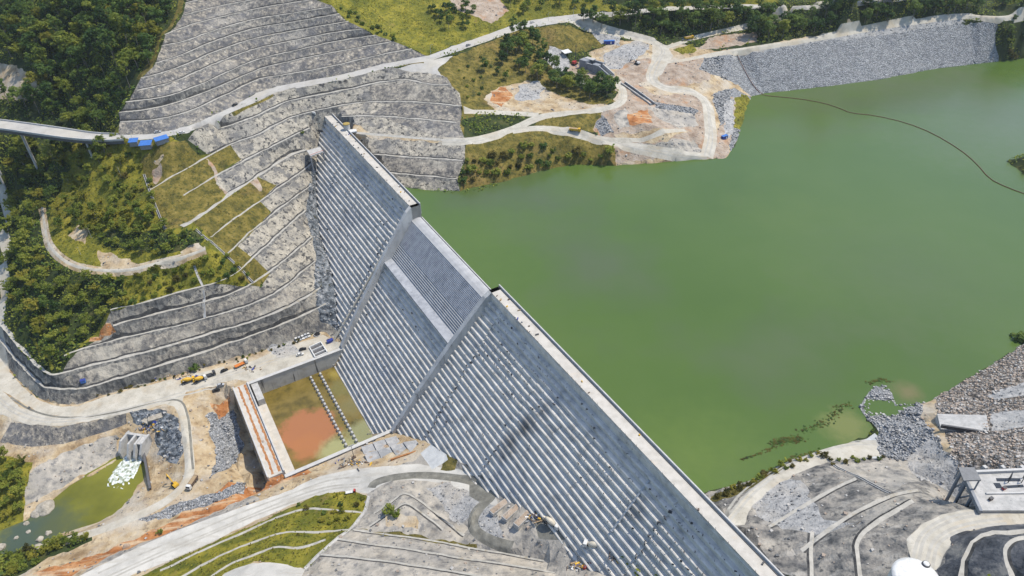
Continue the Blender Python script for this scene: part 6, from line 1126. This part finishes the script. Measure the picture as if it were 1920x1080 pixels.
# scrap and stores scattered over the muddy yard at the toe; weed on the shallows
rg = random.Random(21); m = MB(); cols = ['steel_dark', 'white_paint', 'timber', 'grey_paint', 'blue_dark', 'brown_steel', 'yellow_paint']
for px0, py0, sx, sy, n in ((1140, 1045, 42, 18, 120), (1150, 1010, 14, 16, 50), (1085, 1062, 18, 8, 30), (1005, 968, 30, 10, 40), (665, 868, 28, 8, 50), (1095, 120, 22, 9, 50), (1085, 140, 18, 12, 40), (1290, 75, 20, 5, 25), (360, 708, 50, 6, 40), (280, 800, 22, 14, 60), (470, 690, 26, 6, 24)):
    for _ in range(n):
        h = ghit(rg.gauss(px0, sx*.5), rg.gauss(py0, sy*.5)); m.mi = rg.randrange(len(cols)); L_ = rg.choice((.5, .8, 1.2, 2.4)); m.box((h[0], h[1], h[2]+.2), (L_, rg.uniform(.2, .8), rg.uniform(.2, .8)), rg.uniform(0, 3.1))
for _ in range(46):
    c = W(rg.uniform(70, 515), rg.choice((-135.6, -132.2, -131.7, -133.5)), 0); s_ = c[0]*AX[0]+c[1]*AX[1]
    if 262 < s_ < 361: continue
    m.mi = rg.randrange(len(cols)); L_ = rg.choice((.4, .6, .9, 1.6)); m.box((c[0], c[1], .2), (L_, rg.uniform(.3, .8), rg.uniform(.3, .9)), rg.uniform(0, 3.1))
o = m.build('site_scrap', cols); tag(o, kind='stuff')
rg = np.random.default_rng(8); Q = []
for pl_, sp_, n in ((((1450, 833), (1470, 826), (1500, 821)), 2.2, 260), (((1392, 862), (1430, 848), (1452, 838)), 1.0, 60), (((1500, 812), (1525, 800), (1550, 790), (1575, 765), (1592, 757)), 2.0, 170), (((1535, 846), (1500, 858), (1470, 868)), 1.6, 140), (((1630, 716), (1660, 712), (1668, 716)), 1.2, 90), (((1400, 905), (1360, 918), (1330, 925)), 1.0, 120)):
    P_ = resample(U(pl_, WATER), .5); k = rg.integers(0, len(P_), n); Q.append(P_[k]+np.column_stack([rg.normal(0, sp_*.6, n), rg.normal(0, sp_*.45, n), rg.uniform(.02, .25, n)]))
p = np.concatenate(Q); N = len(p); s = rg.uniform(.2, .75, (N, 1)); a = rg.uniform(0, 6.28, N); t = np.column_stack([np.cos(a), np.sin(a), rg.uniform(-.2, .2, N)]); b = np.column_stack([-np.sin(a), np.cos(a), rg.uniform(-.2, .4, N)])
v = np.stack([p-t*s, p-b*s*.7, p+t*s, p+b*s*.7], 1).reshape(-1, 3); me = bpy.data.meshes.new('water_weed'); me.from_pydata(v.tolist(), [], [(4*i, 4*i+1, 4*i+2, 4*i+3) for i in range(N)]); me.materials.append(MATS['leaf_olive']); me.materials.append(MATS['leaf_dark']); me.polygons.foreach_set('material_index', rg.integers(0, 2, N).astype(np.int32)); o = bpy.data.objects.new('water_weed', me); COL.objects.link(o); tag(o, kind='stuff')

for o in scn.objects:
    if o.get('label', '').startswith('small red and white lorry'): o.scale = (.6, .6, .6)

# ------------------------------------------------------------------ thin air haze
hm = bpy.data.materials.new('haze_air'); hm.use_nodes = True; nt = hm.node_tree; nt.nodes.remove(nt.nodes['Principled BSDF'])
pv = nt.nodes.new('ShaderNodeVolumePrincipled'); pv.inputs['Color'].default_value = (.80, .87, .95, 1); pv.inputs['Density'].default_value = .00005; pv.inputs['Anisotropy'].default_value = .2
nt.links.new(pv.outputs['Volume'], nt.nodes['Material Output'].inputs['Volume']); MATS['haze_air'] = hm
m = MB(); m.box((0, 0, 160), (8600, 8600, 530)); tag(m.build('haze', 'haze_air'), kind='stuff')
# ------------------------------------------------------------------ camera, sun, sky
cam = bpy.data.objects.new('camera', bpy.data.cameras.new('camera')); COL.objects.link(cam); scn.camera = cam
cp, sp, c, s = math.cos(PIT), math.sin(PIT), math.cos(ROL), math.sin(ROL)
Xv, Fv, Dv = Vector((1, 0, 0)), Vector((0, cp, -sp)), Vector((0, -sp, -cp))
R = Matrix((Xv*c+Dv*s, Xv*s-Dv*c, -Fv)).transposed()
cam.matrix_world = Matrix.Translation((0, 0, CAMH)) @ R.to_4x4()
cam.data.sensor_width = 36; cam.data.lens = 36*FPX/1920; cam.data.clip_start = 1; cam.data.clip_end = 12000
SUN_D = Vector((0.95, 0.30, 0)).normalized(); EL = math.radians(61.5)
sun = bpy.data.objects.new('sun', bpy.data.lights.new('sun', 'SUN')); COL.objects.link(sun); sun.data.energy = 3.4; sun.data.angle = math.radians(0.6); sun.data.color = (1, .925, .80)
sd = SUN_D*math.cos(EL)+Vector((0, 0, math.sin(EL))); sun.rotation_euler = sd.to_track_quat('Z', 'Y').to_euler(); sun.location = (200, 0, 500)
w = bpy.data.worlds.new('World'); scn.world = w; w.use_nodes = True; nt = w.node_tree
sky = nt.nodes.new('ShaderNodeTexSky'); sky.sky_type = 'NISHITA'; sky.sun_disc = False; sky.sun_elevation = EL; sky.sun_rotation = math.atan2(sd.x, sd.y); sky.altitude = 300
nt.links.new(sky.outputs['Color'], nt.nodes['Background'].inputs['Color']); nt.nodes['Background'].inputs['Strength'].default_value = 0.15
vs_ = scn.view_settings; scn.display_settings.display_device = 'sRGB'; vs_.view_transform = 'Standard'; vs_.look = 'None'; vs_.exposure = 0.55; vs_.gamma = 1.0
scn.cycles.max_bounces = 5; scn.cycles.use_denoising = True
